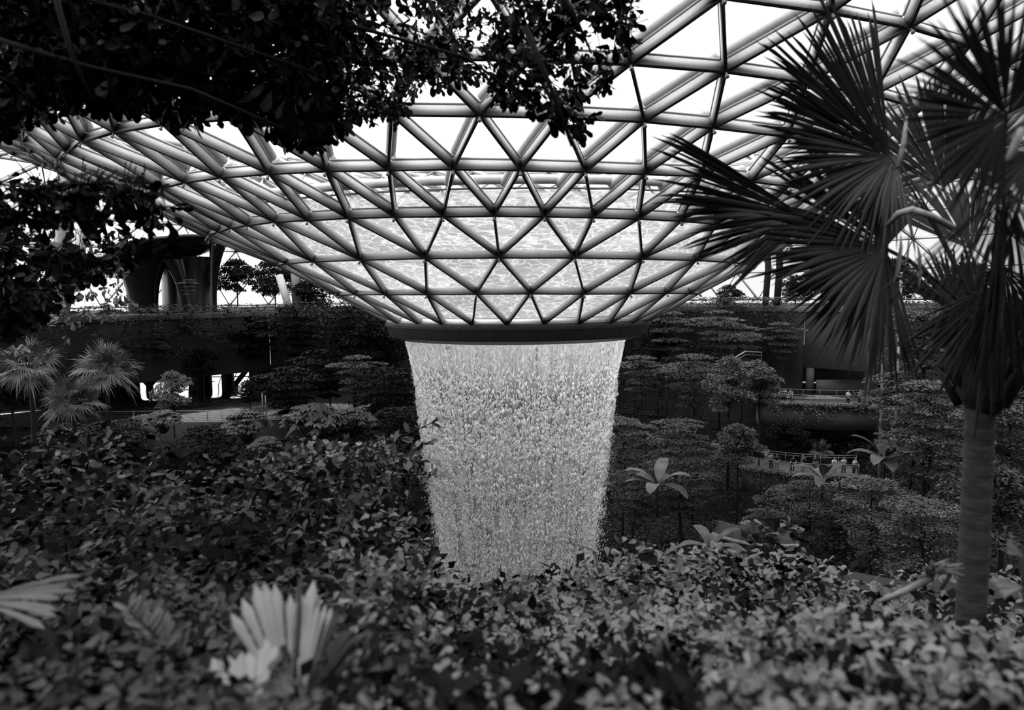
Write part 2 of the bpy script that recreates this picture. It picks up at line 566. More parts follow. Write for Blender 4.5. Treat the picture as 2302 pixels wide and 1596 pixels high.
fall = empty('waterfall', (WX, WY, -3))
tag(fall, 'tall round waterfall dropping from the dark ring of the funnel into the planting', 'waterfall')
n = 270
for nm, z0, z1, dr, kd in (('lip_sheet', -2.7, -8.0, 0, 'lip'), ('veil', -4.5, -30.0, -.12, 'veil')):
    mb = MB()
    Z = np.linspace(z0, z1, 60)
    A = np.arange(n) * 2 * PI / n
    ph = rng.normal(size=n) * .03
    V = []
    for z in Z:
        r = wrad(z) + dr + ph * min(1, (z0 - z) / 2)
        V.append(np.stack([WX + r * np.sin(A), WY + r * np.cos(A), np.full(n, z)], 1))
    F = np.array([(i * n + j, i * n + (j + 1) % n, (i + 1) * n + (j + 1) % n, (i + 1) * n + j) for i in range(59) for j in range(n)])
    mb.add(np.concatenate(V), F)
    o = mb.build(nm, water_mat('water_' + nm, kd), fall, smooth=True, origin=(WX, WY, -3))
    o['kind'] = 'stuff'


def drops(cnt, zlo, zhi, pw, s0, s1, thick, streak=1.0, clump=0.0):
    "octahedral water beads about the falling tube"
    u = rng.random(cnt * 2)
    z = zhi + (zlo - zhi) * u ** pw
    if not clump: z = z[rng.random(cnt * 2) < np.clip((-z - 4.5) / 2.4, .03, 1)]
    z = z[:cnt]; cnt = len(z)
    a = rng.random(cnt) * 2 * PI
    if clump:
        k = int(cnt * clump)
        ca = rng.random(80) * 2 * PI
        a[:k] = ca[rng.integers(0, 80, k)] + rng.normal(size=k) * .006
    r = wrad(z) + rng.normal(size=cnt) * thick * (.4 + (zhi - z) / 14)
    s = s0 + (s1 - s0) * rng.random(cnt) ** 2
    C = np.stack([WX + r * np.sin(a), WY + r * np.cos(a), z], 1)
    O = np.array([(1, 0, 0), (0, 1, 0), (-1, 0, 0), (0, -1, 0), (0, 0, 1), (0, 0, -1)], float)
    jit = 1 + rng.normal(size=(cnt, 6, 1)) * .25
    sc3 = np.stack([s, s, s * (streak + rng.random(cnt) * streak)], 1)
    th = rng.random(cnt) * 3
    c_, s_ = np.cos(th), np.sin(th)
    O3 = O[None] * jit * sc3[:, None, :]
    sh = rng.normal(size=(cnt, 2)) * .5
    O3[:, :, 0] += O3[:, :, 2] * sh[:, :1]
    X = O3[:, :, 0] * c_[:, None] - O3[:, :, 1] * s_[:, None]; Y = O3[:, :, 0] * s_[:, None] + O3[:, :, 1] * c_[:, None]
    V = np.stack([X, Y, O3[:, :, 2]], 2) + C[:, None]
    T = np.array([(0, 1, 4), (1, 2, 4), (2, 3, 4), (3, 0, 4), (1, 0, 5), (2, 1, 5), (3, 2, 5), (0, 3, 5)])
    F = (T[None] + (np.arange(cnt) * 6)[:, None, None]).reshape(-1, 3)
    return V.reshape(-1, 3), F


M_drop = water_mat('water_bead', 'drop')
mb = MB()
mb.add(*drops(9000, -30, -4.6, .9, .03, .085, .15, 1.5))
mb.add(*drops(6000, -13, -4.2, .8, .045, .12, .09, 1.2))
mb.add(*drops(46000, -30, -5.2, .75, .012, .036, .26, 1.5))
o = mb.build('water_drops', M_drop, fall, origin=(WX, WY, -3)); o['kind'] = 'stuff'
mb = MB()
mb.add(*drops(20000, -30, -3.1, 1.1, .018, .05, .05, 2.4, clump=1.0))
o = mb.build('water_streams', M_drop, fall, origin=(WX, WY, -3)); o['kind'] = 'stuff'
# ---------------------------------------------------------------- the ground: terraces round the pool
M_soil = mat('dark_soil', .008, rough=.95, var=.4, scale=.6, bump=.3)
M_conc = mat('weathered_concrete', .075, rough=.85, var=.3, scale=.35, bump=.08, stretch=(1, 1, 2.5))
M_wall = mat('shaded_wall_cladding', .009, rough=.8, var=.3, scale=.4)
M_deck = mat('deck_paving', .16, rough=.5, var=.15, scale=1.2)
M_polish = mat('polished_floor', .03, rough=.07, var=.1, scale=.5, spec=.8)
M_steel = mat('brushed_steel', .35, rough=.35, var=.1, metal=.4)
M_pale = mat('pale_coping', .42, rough=.7, var=.25, scale=2)
LOW = [(0.05, -31), (14, -31), (17, -29.5), (20, -26.5), (24, -25.0), (31, -24.5), (34, -21.0), (44, -20.6), (47.5, -17.0)]
FAN = 2.02
ZC_L = -9.35; ZC_R = -9.2
WALL = [(49.4, -16.8), (49.8, -2.1), (56, -2.0), (84, -2.0)]
for (s0, s1, zc_) in ((-FAN, -1.3, None), (-1.3, -.665, ZC_L), (-.665, .79, None), (.79, 1.02, ZC_R), (1.02, FAN, None)):
    ns = max(4, int((s1 - s0) / .045))
    if zc_ is None:
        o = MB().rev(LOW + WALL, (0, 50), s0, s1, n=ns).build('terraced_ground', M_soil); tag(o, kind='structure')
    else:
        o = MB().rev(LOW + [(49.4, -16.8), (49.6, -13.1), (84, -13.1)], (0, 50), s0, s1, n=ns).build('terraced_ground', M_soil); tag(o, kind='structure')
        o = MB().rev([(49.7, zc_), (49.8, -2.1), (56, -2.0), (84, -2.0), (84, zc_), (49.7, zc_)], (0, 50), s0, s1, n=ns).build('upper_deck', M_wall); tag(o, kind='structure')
# near slope below the viewer
xs = np.linspace(-46, 46, 93); ys = np.concatenate([np.linspace(-12, 26, 58), np.linspace(27, 46, 16)])
def zg(x, y):
    z = -2.7 - .26 * max(y - 1.5, 0)
    if y > 14: z -= (y - 14) * 1.1
    z += .16 * math.sin(x * .9 + y) + .12 * math.sin(x * 2.1 - y * 1.3)
    if x < -3 and y < 26: z += min((-3 - x) * .06, .8)
    return max(z, -31)
V = [(x, y, zg(x, y)) for y in ys for x in xs]
nx = len(xs)
F = np.array([(j * nx + i, j * nx + i + 1, (j + 1) * nx + i + 1, (j + 1) * nx + i) for j in range(len(ys) - 1) for i in range(nx - 1)])
o = MB().add(V, F).build('planted_slope', M_soil, smooth=True)
tag(o, kind='structure')


# terrace building behind the viewer
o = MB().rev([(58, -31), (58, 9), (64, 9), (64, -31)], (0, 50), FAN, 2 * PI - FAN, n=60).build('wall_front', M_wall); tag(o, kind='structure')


def arc_pts(r, a0, a1, n, z=0.0, c=(0, 50)):
    A = np.linspace(a0, a1, n)
    return np.stack([c[0] + r * np.sin(A), c[1] + r * np.cos(A), np.full(n, z)], 1)


def polar(px, py, Y):
    p = at(px, py, Y)
    return math.atan2(p[0], p[1] - 50), math.hypot(p[0], p[1] - 50), p


# --- balcony slabs on the right: curved decks that follow the photo's two bridges
def slab(name, label, pL, pR, thick, depth, M, zt):
    "pL, pR: front top corners; deck runs back 'depth' metres"
    a = np.array([pL[0], pL[1]]); b = np.array([pR[0], pR[1]])
    d = b - a; L_ = np.linalg.norm(d); d /= L_
    nrm_ = np.array([-d[1], d[0]])
    if nrm_[1] < 0: nrm_ = -nrm_
    root = empty(name, (a[0], a[1], zt)); tag(root, label, 'bridge')
    mb = MB()
    nseg = 14
    bow = lambda t: -1.2 * 4 * t * (1 - t)
    V = []
    for i in range(nseg + 1):
        t = i / nseg
        p = a + d * L_ * t + nrm_ * bow(t)
        q = p + nrm_ * depth
        for (u, z) in ((p, zt), (p, zt - thick), (q, zt - thick), (q, zt)):
            V.append((u[0], u[1], z))
    F = [(i * 4 + k, i * 4 + (k + 1) % 4, (i + 1) * 4 + (k + 1) % 4, (i + 1) * 4 + k) for i in range(nseg) for k in range(4)]
    F += [(0, 1, 2, 3), (nseg * 4 + 3, nseg * 4 + 2, nseg * 4 + 1, nseg * 4)]
    mb.add(V, F); mb.build('deck_slab', M, root, origin=(a[0], a[1], zt))
    mb = MB()
    for i in range(nseg):
        p = a + d * L_ * i / nseg + nrm_ * bow(i / nseg); q = a + d * L_ * (i + 1) / nseg + nrm_ * bow((i + 1) / nseg)
        P0 = np.array([p[0], p[1], zt + .02]); P1 = np.array([q[0], q[1], zt + .02])
        mb.box(P0, P1, np.array([nrm_[0], nrm_[1], 0]), np.array([0, 0, 1.]), .5, -.1, .06)
    mb.build('kerb', M_pale, root, origin=(a[0], a[1], zt))
    def place(t, back):
        p = a + d * L_ * t + nrm_ * (bow(t) + back)
        return np.array([p[0], p[1], zt])
    return root, place, math.atan2(d[1], d[0]), L_


def railing(name, label, P, zt, h=1.1, step=2, parent=None, glass=True, double=False):
    "posts, handrail and glass infill along a polyline"
    root = empty(name, (P[0][0], P[0][1], zt)); tag(root, label, 'railing')
    org = (P[0][0], P[0][1], zt)
    mb = MB(); mb.tube([np.array([p[0], p[1], zt + h]) for p in P], .028, 6); mb.build('handrail', M_rail, root, origin=org)
    if double:
        mb = MB(); mb.tube([np.array([p[0], p[1], zt + h - .22]) for p in P], .025, 6); mb.build('middle_rail', M_rail, root, origin=org)
    mb = MB(); mb.tube([np.array([p[0], p[1], zt + .08]) for p in P], .02, 6); mb.build('bottom_rail', M_rail, root, origin=org)
    for p in P[::step]:
        mb = MB(); mb.tube([(p[0], p[1], zt), (p[0], p[1], zt + h)], .028, 6)
        mb.build('post', M_rail, root, origin=org)
    if glass:
        mb = MB(); V = []
        for p in P: V += [(p[0], p[1], zt + .12), (p[0], p[1], zt + h - .1)]
        mb.add(V, [(2 * i, 2 * i + 1, 2 * i + 3, 2 * i + 2) for i in range(len(P) - 1)])
        mb.build('glass_panel', M_rglass, root, origin=org)
    return root


M_rail = mat('rail_steel', .22, rough=.35, var=.1)
M_rglass = glass_mat('railing_glass', .92, .2)
# upper bridge
pL = at(1705, 905, 78.5); pR = at(1975, 913, 75)
zt1 = float((pL[2] + pR[2]) / 2)
s1, place1, ang1, len1 = slab('garden_bridge', 'upper curved concrete walkway with plants trailing over its edge', pL, pR, 2.6, 5.2, M_conc, zt1)
# lower bridge
pL = at(1668, 1050, 66.5); pR = at(1930, 1075, 62.5)
zt2 = float((pL[2] + pR[2]) / 2)
s2, place2, ang2, len2 = slab('garden_bridge', 'lower curved concrete walkway crowded with onlookers', pL, pR, 2.3, 4.6, M_conc, zt2)
railing('glass_railing', 'front glass railing of the upper walkway', [place1(t, .35) for t in np.linspace(0, 1, 15)], zt1, double=True)
railing('glass_railing', 'rear glass railing of the upper walkway', [place1(t, 4.9) for t in np.linspace(.12, 1, 13)], zt1)
railing('glass_railing', 'front glass railing of the lower walkway', [place2(t, .35) for t in np.linspace(0, 1, 15)], zt2, double=True)
railing('glass_railing', 'rear glass railing of the lower walkway', [place2(t, 4.3) for t in np.linspace(.06, 1, 13)], zt2, double=True)
# lowest walkway, just a bit of it shows
pL = at(1600, 1200, 58); pR = at(1800, 1215, 55)
zt3 = float((pL[2] + pR[2]) / 2) - .2
s3, place3, ang3, len3 = slab('garden_bridge', 'lowest walkway low between the blurred bushes', pL, pR, 1.6, 4.0, M_conc, zt3)
railing('glass_railing', 'front railing of the lowest walkway', [place3(t, .35) for t in np.linspace(0, 1, 9)], zt3, double=True)


# --- dark building behind the right-hand bridges, with a lit hall
def wall_box(name, x0, x1, y0, y1, z0, z1, M, rz=0):
    c = ((x0 + x1) / 2, (y0 + y1) / 2, z0)
    mb = MB(); mb.block(x0 - c[0], x1 - c[0], y0 - c[1], y1 - c[1], 0, z1 - z0)
    o = mb.build(name, M); o.location = c; o.rotation_euler.z = rz
    tag(o, kind='structure'); return o


# front wall with a rectangular opening (hall) between px 1830..1955, py 830..905 at Y 86
pa = at(1700, 700, 86); pb = at(1832, 700, 86); pc = at(1958, 700, 84); pd = at(2150, 700, 82)
zA = -2.0; z1 = ZC_R; z2 = float(at(1890, 902, 85)[2])
wall_box('wall_right', pc[0] + .5, pd[0] + 6, 84, 86.2, zt1 - .2, z1, M_wall)
wall_box('floor', pb[0] - 9, pd[0] + 6, 80.5, 112, zt1 - .3, zt1, M_polish)
wall_box('wall_back', pb[0], pb[0] + 3.2, 112, 113, zt1, z1 + .6, M_wall)
wall_box('wall_back', pb[0] + 5.2, pd[0] + 6, 112, 113, zt1, z1 + .6, M_wall)
# soffit beam and low parapet seen in the hall mouth
sb = at(1878, 770, 83.5)
o = wall_box('trim_1', sb[0], sb[0] + 4.6, 83.2, 84.6, sb[2] - 1.1, sb[2], M_conc)
pp = at(1832, 855, 84)
bs = wall_box('hall_parapet', pp[0], pp[0] + 7.2, 83.4, 83.7, zt1, pp[2] + .1, M_conc)
bs['kind'] = ''; del bs['kind']
tag(bs, 'low grey parapet wall in front of the dark hall opening', 'wall')
# crossed bracing seen against the sky through the hall
q = at(1893, 812, 90)
br = empty('window_bracing', (q[0], 112.5, q[2] - 1)); tag(br, 'small bright window with crossed bracing deep in the dark hall', 'window frame')
q2 = at(1893, 812, 112)
for dx in (-1, 1):
    mb = MB(); mb.tube([(q2[0] - dx * .9, 112.4, q2[2] - 2), (q2[0] + dx * .9, 112.4, q2[2] + 1.6)], .12, 6)
    mb.build('brace', M_wall, br, origin=(q[0], 112.5, q[2] - 1))
# hall side wall pilasters
for px_ in (1822,):
    p = at(px_, 800, 84)
    mb = MB(); mb.block(-.35, .35, -.35, .35, 0, z1 - zt1); o = mb.build('hall_column', M_conc); o.location = (p[0], 84, zt1)
    tag(o, 'square column at the left edge of the dark hall opening', 'column')
# tall pale post (lift mast) and glass lift shaft
p = at(1962, 720, 60)
ms = empty('lift_shaft', (p[0], 60, zt3)); tag(ms, 'tall pale steel post with a glazed lift shaft beside the palm', 'lift shaft')
org = (p[0], 60, zt3)
mb = MB(); zt_, zb_ = float(at(1975, 575, 60)[2]), float(at(1950, 905, 60)[2])
pt, pb_ = at(1972, 560, 60), at(1952, 910, 60)
mb.box(np.array([pb_[0], 60, pb_[2]]), np.array([pt[0], 60, pt[2]]), np.array([1., 0, 0]), np.array([0, 1., 0]), .34, -.25, .25)
mb.build('mast', mat('pale_mast', .5, rough=.5, var=.1), ms, origin=org)
for (x0, x1, y_) in ((.9, 1.05, 60), (2.2, 2.35, 60)):
    mb = MB(); mb.block(p[0] + x0, p[0] + x1, y_ - .1, y_ + .1, -22, 1.5); mb.build('shaft_post', M_steel, ms, origin=org)
q = at(1962, 715, 60)
for zz in (q[2], -10.0):
    mb = MB(); mb.block(p[0] - .1, p[0] + 2.4, 59.9, 60.1, zz - .12, zz + .12)
    mb.build('crossbar', M_pale, ms, origin=org)
mb = MB(); mb.add([(p[0] + .2, 60, -22), (p[0] + 2.3, 60, -22), (p[0] + 2.3, 60, 1.2), (p[0] + .2, 60, 1.2)], [(0, 1, 2, 3)])
mb.build('glass_side', M_rglass, ms, origin=org)
# stair flight with railing at (1640-1710, 790-830)
a = at(1628, 818, 72); b = at(1676, 790, 74); c = at(1712, 792, 75)
st = empty('stair_railing', tuple(a)); tag(st, 'pale sloping handrail of a stair landing between the trees on the right', 'railing')
mb = MB(); mb.tube([a, b, c, c + np.array([0, 0, -1.3])], .07, 6); mb.tube([a + [0, 0, -.35], b + [0, 0, -.35], c + [0, 0, -.35]], .03, 6)
mb.build('handrail', M_steel, st, origin=tuple(a))
mb = MB(); V = [a + [0, 0, -.1], b + [0, 0, -.1], c + [0, 0, -.1], c + [0, 0, -1.2], b + [0, 0, -1.2], a + [0, 0, -1.2]]
mb.add(V, [(0, 1, 4, 5), (1, 2, 3, 4)]); mb.build('glass_panel', M_rglass, st, origin=tuple(a))
mb = MB()
mb.add([c + [-2.2, .3, -1.25], c + [.3, .3, -1.25], c + [.3, 3, -1.25], c + [-2.2, 3, -1.25], c + [-2.2, .3, -1.7], c + [.3, .3, -1.7], c + [.3, 3, -1.7], c + [-2.2, 3, -1.7]],
       [(0, 1, 2, 3), (4, 7, 6, 5), (0, 4, 5, 1), (1, 5, 6, 2), (2, 6, 7, 3), (3, 7, 4, 0)])
mb.build('landing', M_conc, st, origin=tuple(a))

# --- left building: dark wall with a wide opening to the facade behind (px 310..560, py 838..950)
YL = 72.0
zf = float(at(430, 948, YL)[2]); zc = ZC_L
xl = float(at(300, 900, YL)[0]); xr = float(at(592, 900, YL)[0])
wall_box('floor', xl - 26, xr + 9, YL, YL + 34, zf - .4, zf, M_polish)
wall_box('wall_left', xl - 30, xr + 16, YL - .2, YL + 1, zf - 7, zf - .05, M_wall)
# facade mullions in the opening
fc = empty('facade_truss', (xl, YL + 30, zf)); tag(fc, 'dark slanting facade struts against the bright glass low on the left', 'truss')
for k in range(9):
    x0 = xl - 20 + k * 6.2
    for (xa, xb) in ((x0, x0 + 3.1), (x0 + 6.2, x0 + 3.1)):
        mb = MB(); mb.tube([(xa, YL + 30, zf), (xb, YL + 30, zc + .3)], .38, 6); mb.build('strut', M_wall, fc, origin=(xl, YL + 30, zf))
mb = MB()
for zz in (zf + 1.2, zf + 2.9): mb.tube([(xl - 24, YL + 30.4, zz), (xr + 12, YL + 30.4, zz)], .07, 5)
for k in range(26):
    mb.tube([(xl - 22 + k * 2.0, YL + 30.5, zf), (xl - 22 + k * 2.0 + 1.6, YL + 30.5, zc + .3)], .06, 5)
mb.build('mullion_grid', M_steel, fc, origin=(xl, YL + 30, zf))
# counter and planter blocking parts of the bright gap
for (p0_, p1_) in ((-500, 308), (432, 472), (500, 522), (562, 640)):
    wall_box('wall_left', float(at(p0_, 900, YL + 24)[0]), float(at(p1_, 900, YL + 24)[0]), YL + 24, YL + 25, zf, zc, M_wall)
railing('glass_railing', 'thin glass railing in front of the bright opening low on the left', [(xl - 4 + i * 1.9, YL + .3, zf) for i in range(15)], zf)
for px_ in (590, 597):
    p = at(px_, 900, YL); mb = MB(); mb.tube([(p[0], YL, zf), (p[0], YL, zc - .5)], .06, 8)
    o = mb.build('thin_column', M_steel); tag(o, 'thin steel pipe column, %s of the pair by the dark wall left of the falls' % ('left' if px_ == 590 else 'right'), 'column', 'pipe columns')

# --- planted upper deck edge and its railings
A = np.linspace(-1.15, -.12, 26)
railing('deck_railing', 'thin railing along the far terrace edge in front of the dark pavilion', [(50.5 * math.sin(a), 50 + 50.5 * math.cos(a), -2) for a in np.linspace(-.66, -.36, 13)], -2.0, h=1.2, glass=False)
railing('deck_railing', 'thin railing along the far terrace edge above the right-hand trees', [(50.5 * math.sin(a), 50 + 50.5 * math.cos(a), -2) for a in np.linspace(.42, .95, 21)], -2.0, h=1.25, glass=False, double=True)
mb = MB()
mb.rev([(49.7, -2.5), (49.7, -1.9), (50.2, -1.85), (50.2, -2.2)], (0, 50), -1.4, 1.4, n=90)
o = mb.build('trim_2', M_conc); tag(o, kind='structure')
# pale bench-like planter left of the falls
p = at(545, 694, 92)
mb = MB(); mb.block(-4.3, 4.3, -1, 1, 0, .55)
mb.block(-4.5, 4.5, -1.1, 1.1, .55, .68)
o = mb.build('stone_planter', M_pale); o.location = (p[0], 97, -2.0)
tag(o, 'long pale stone planter on the far terrace right of the dark pavilion', 'planter')

# --- slanting round columns that carry the dome edge
M_col = mat('column_white_paint', .45, rough=.5, var=.08)
M_col2 = mat('column_dark', .12, rough=.5, var=.1)
cols = [((140, 690), (150, 240), 78, .75, M_col, 'thick pale upright column behind the leaves at the far left'),
        ((180, 560), (212, 440), 84, .62, M_col, 'slanting pale column left of the dark pavilion roof'),
        ((128, 560), (158, 440), 86, .55, M_col, 'slimmer pale column behind the branch on the left'),
        ((652, 700), (628, 620), 92, .50, M_col, 'short slanting pale column under the edge of the funnel on the left'),
        ((668, 700), (664, 600), 94, .62, M_col2, 'dark upright column beside the slanting pale one left of the falls')]
for (b0, t0, Y, r, M, lab) in cols:
    a = at(b0[0], b0[1], Y); b = at(t0[0], t0[1], Y + 1.5); a = a + (a - b) * max(0, (a[2] + 2) / (b[2] - a[2]))
    o = MB().tube([a, b], r, 16).build('round_column', M, smooth=False, origin=a)
    for f_ in o.data.polygons: f_.use_smooth = len(f_.vertices) == 4
    tag(o, lab, 'column')
# ---------------------------------------------------------------- dark mushroom-shaped pavilion on the far terrace
M_gloss = mat('glossy_black_shell', .006, rough=.16, var=.3, scale=.4, spec=.3)
M_gloss2 = mat('dark_shell_rim', .10, rough=.4, var=.2)
pc_ = at(408, 690, 96)
pav = empty('shell_pavilion', (pc_[0], 96, -2)); tag(pav, 'glossy dark mushroom-like pavilion with arched openings on the far left terrace', 'pavilion')
org = (pc_[0], 96, -2)
X0 = pc_[0]
def px2x(px, Y=96): return float(at(px, 650, Y)[0])
def py2z(py, Y=96): return float(at(400, py, Y)[2])
# roof shell: a lens with an asymmetric crest, cut into rings
na, nr = 72, 14
top = []; bot = []
xs0, xs1 = px2x(238), px2x(520)
cxp, hw = (xs0 + xs1) / 2, (xs1 - xs0) / 2
V = []
for i in range(nr + 1):
    t = i / nr
    for j in range(na):
        a = j * 2 * PI / na
        ex = math.cos(a) * hw * t; ey = math.sin(a) * 7.5 * t
        u = ex / hw
        zt_ = np.interp(u, [-1, -.6, -.2, .2, .6, .85, 1], [py2z(600), py2z(566), py2z(545), py2z(535), py2z(531), py2z(533), py2z(548)])
        z = zt_ - .5 * (t ** 2) * (math.sin(a) ** 2) * 1.2
        V.append((cxp + ex, 97 + ey, z))
n1 = len(V)
for i in range(nr + 1):
    t = i / nr
    for j in range(na):
        a = j * 2 * PI / na
        ex = math.cos(a) * hw * t; ey = math.sin(a) * 7.5 * t
        x, y, z = V[i * na + j]
        V.append((x, y, z - .35 - (2.3 - 1.1 * (x - cxp) / hw) * (1 - t ** 3)))
F = []
for s_ in (0, n1):
    for i in range(nr):
        for j in range(na):
            F.append((s_ + i * na + j, s_ + i * na + (j + 1) % na, s_ + (i + 1) * na + (j + 1) % na, s_ + (i + 1) * na + j))
F += [(nr * na + j, nr * na + (j + 1) % na, n1 + nr * na + (j + 1) % na, n1 + nr * na + j) for j in range(na)]
MB().add(V, F).build('roof_shell', M_gloss, pav, smooth=True, origin=org)
mb = MB()
ed = [V[nr * na + j] for j in range(na)] + [V[nr * na]]
mb.tube([(x, y, z + .06) for x, y, z in ed], .2, 8, caps=False)
mb.build('roof_edge', M_gloss2, pav, smooth=True, origin=org)
# trumpet legs: revolve with flare at top, squashed; one mesh each
def trumpet(px0, px1, ptop0, ptop1, Y, name='flared_leg', zt=None, M=None):
    mb = MB(); V = []; n = 28; m_ = 14
    z0, z1_ = -2.0, (py2z(560) if zt is None else zt)
    xa, xb = px2x(px0, Y), px2x(px1, Y); ta, tb = px2x(ptop0, Y), px2x(ptop1, Y)
    for i in range(m_):
        t = i / (m_ - 1)
        e = t ** 2.6
        c = (xa + xb) / 2 * (1 - e) + (ta + tb) / 2 * e
        r = (xb - xa) / 2 * (1 - e) + (tb - ta) / 2 * e
        for j in range(n):
            a = j * 2 * PI / n
            V.append((c + r * math.cos(a), Y + r * .8 * math.sin(a), z0 + (z1_ - z0) * t))
    F = [(i * n + j, i * n + (j + 1) % n, (i + 1) * n + (j + 1) % n, (i + 1) * n + j) for i in range(m_ - 1) for j in range(n)]
    mb.add(V, F); return mb.build(name, M or M_gloss, pav, smooth=True, origin=org)
trumpet(288, 352, 245, 392, 95, zt=py2z(566))
trumpet(404, 424, 366, 412, 94, 'slanting_leg', py2z(585))
trumpet(474, 486, 476, 518, 94, 'slim_leg', py2z(545))
trumpet(366, 474, 372, 490, 100, 'inner_drum', py2z(575), mat('drum_streaked', .02, rough=.25, var=.9, scale=1.4, stretch=(3, 3, .1), spec=.8))
mb = MB(); mb.block(px2x(236), px2x(492), 94.5, 101, -2.02, -1.8)
mb.build('plinth', M_gloss2, pav, origin=org)
# ---------------------------------------------------------------- plants
M_bark = mat('bark', .012, rough=.9, var=.4, scale=6, bump=.3)
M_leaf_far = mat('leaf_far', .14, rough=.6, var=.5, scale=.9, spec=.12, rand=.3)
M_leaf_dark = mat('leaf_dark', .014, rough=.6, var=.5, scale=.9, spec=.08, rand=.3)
M_leaf_mid = mat('leaf_mid', .10, rough=.5, var=.5, scale=1.5, spec=.2, rand=.25)
M_leaf_near = mat('leaf_near', .16, rough=.45, var=.45, scale=3, spec=.2, rand=.25)
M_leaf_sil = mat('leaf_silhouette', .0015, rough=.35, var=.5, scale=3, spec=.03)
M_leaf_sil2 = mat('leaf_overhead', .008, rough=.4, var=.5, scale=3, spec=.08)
M_pale_leaf = mat('leaf_pale', .17, rough=.5, var=.25, scale=4, spec=.3, stretch=(1, 1, 1))
M_leaf_palm = mat('leaf_fan_palm', .16, rough=.45, var=.3, scale=2, spec=.3)
QUAD = (np.array([(0, 0, 0), (.45, .27, .05), (1, 0, -.06), (.45, -.27, .05)]), np.array([(0, 1, 2, 3)]))
LANC = (np.array([(0, 0, 0), (.3, .13, .04), (.3, -.13, .04), (.7, .15, -.02), (.7, -.15, -.02), (1, 0, -.16), (.3, 0, 0), (.7, 0, -.07)]),
        [(0, 1, 6), (0, 6, 2), (1, 3, 7, 6), (6, 7, 4, 2), (3, 5, 7), (7, 5, 4)])
OBOV = (np.array([(0, 0, 0), (.12, .012, 0), (.12, -.012, 0), (.45, .11, .03), (.45, -.11, .03), (.78, .21, .0), (.78, -.21, .0), (.95, .11, -.05), (.95, -.11, -.05), (1, 0, -.06), (.45, 0, 0), (.78, 0, -.05)]),
        [(0, 1, 2), (1, 3, 10, 2), (2, 10, 4), (3, 5, 11, 10), (10, 11, 6, 4), (5, 7, 9, 11), (11, 9, 8, 6)])


M_leaf_under = mat('leaf_undergrowth', .03, rough=.6, var=.5, scale=.9, spec=.08)


def unit(v):
    return v / (np.linalg.norm(v, axis=-1, keepdims=True) + 1e-9)


def put_leaves(mb, P, D, N, S, tmpl, wide=1.0):
    "one template leaf at every P, pointing along D, upper side N, length S"
    T, F = tmpl
    D = unit(D); Sd = unit(np.cross(N, D)); Nn = np.cross(D, Sd)
    k = len(P)
    S = np.broadcast_to(np.asarray(S, float), (k,))
    V = P[:, None] + S[:, None, None] * (T[None, :, 0:1] * D[:, None] + T[None, :, 1:2] * wide * Sd[:, None] + T[None, :, 2:3] * Nn[:, None])
    nt_ = len(T)
    by = {}
    for f in (F.tolist() if isinstance(F, np.ndarray) else F): by.setdefault(len(f), []).append(f)
    base = mb.n
    mb.V.append(V.reshape(-1, 3)); mb.n += k * nt_
    for q, fs in by.items():
        A = np.array(fs)
        mb.F.append(base + (A[None] + (np.arange(k) * nt_)[:, None, None]).reshape(-1, q))


def rand_dir(n, zmean=0.0, zs=.5):
    a = rng.random(n) * 2 * PI; z = zmean + rng.normal(size=n) * zs
    return unit(np.stack([np.cos(a), np.sin(a), z], 1))


def tiered_tree(name, H, R, tiers, nleaf, leaf, seed, M, droop=.1, flat=.075):
    "tree with flat tiers of foliage on level branches"
    g = np.random.default_rng(seed)
    root = empty(name)
    tr = MB(); fo = MB()
    tlx, tly = g.normal() * .03, g.normal() * .03
    zs_ = np.linspace(0, H, 8)
    sw = np.cumsum(g.normal(size=(8, 2)) * .1, 0); sw[0] = 0
    tr.tube(np.concatenate([[[0, 0, -9.]], np.stack([sw[:, 0], sw[:, 1], zs_], 1)]), np.concatenate([[.14 * H / 8], np.linspace(.13, .03, 8) * H / 8]), 7)
    for t in range(tiers):
        f = t / (tiers - 1)
        z = H * (.30 + .68 * f + g.normal() * .012)
        rr = R * (math.sin(PI * (.22 + .72 * (1 - f) ** .8)) ** .8) * (.75 + .5 * g.random())
        nb = 7
        a0 = g.random() * 6
        cx_, cy_ = np.interp(z, zs_, sw[:, 0]), np.interp(z, zs_, sw[:, 1])
        for b in range(nb):
            a = a0 + b * 2 * PI / nb + g.normal() * .2
            ln = rr * (.6 + .55 * g.random())
            e = np.array([cx_ + ln * math.cos(a), cy_ + ln * math.sin(a), z + ln * (.12 - droop * g.random())])
            tr.tube([(cx_, cy_, z - .25), (cx_ * .5 + e[0] * .5, cy_ * .5 + e[1] * .5, z + ln * .08), tuple(e)], [.035 * H / 8, .02 * H / 8, .008], 4)
            k = int(nleaf / tiers / nb * (rr / R + .3))
            u = g.random(k) ** .6
            w_ = g.normal(size=k) * .22 * ln * (u * .8 + .2)
            base = np.array([cx_, cy_, z])
            dx = np.array([math.cos(a), math.sin(a)]); sd = np.array([-dx[1], dx[0]])
            P = np.zeros((k, 3))
            P[:, :2] = base[:2] + u[:, None] * ln * dx + w_[:, None] * sd
            P[:, 2] = z + ln * (.10 - .1 * u ** 2) + g.normal(size=k) * flat * (1 - .5 * u) - .15 * (w_ / ln) ** 2 * ln
            D = np.stack([g.normal(size=k) * .6 + dx[0], g.normal(size=k) * .6 + dx[1], g.normal(size=k) * .25], 1)
            Nn = unit(np.stack([g.normal(size=k) * .35, g.normal(size=k) * .35, np.ones(k)], 1))
            put_leaves(fo, P, D, Nn, leaf * (.6 + .8 * g.random(k)), QUAD)
    tr.build('trunk', M_bark, root); fo.build('foliage', M, root)
    return root


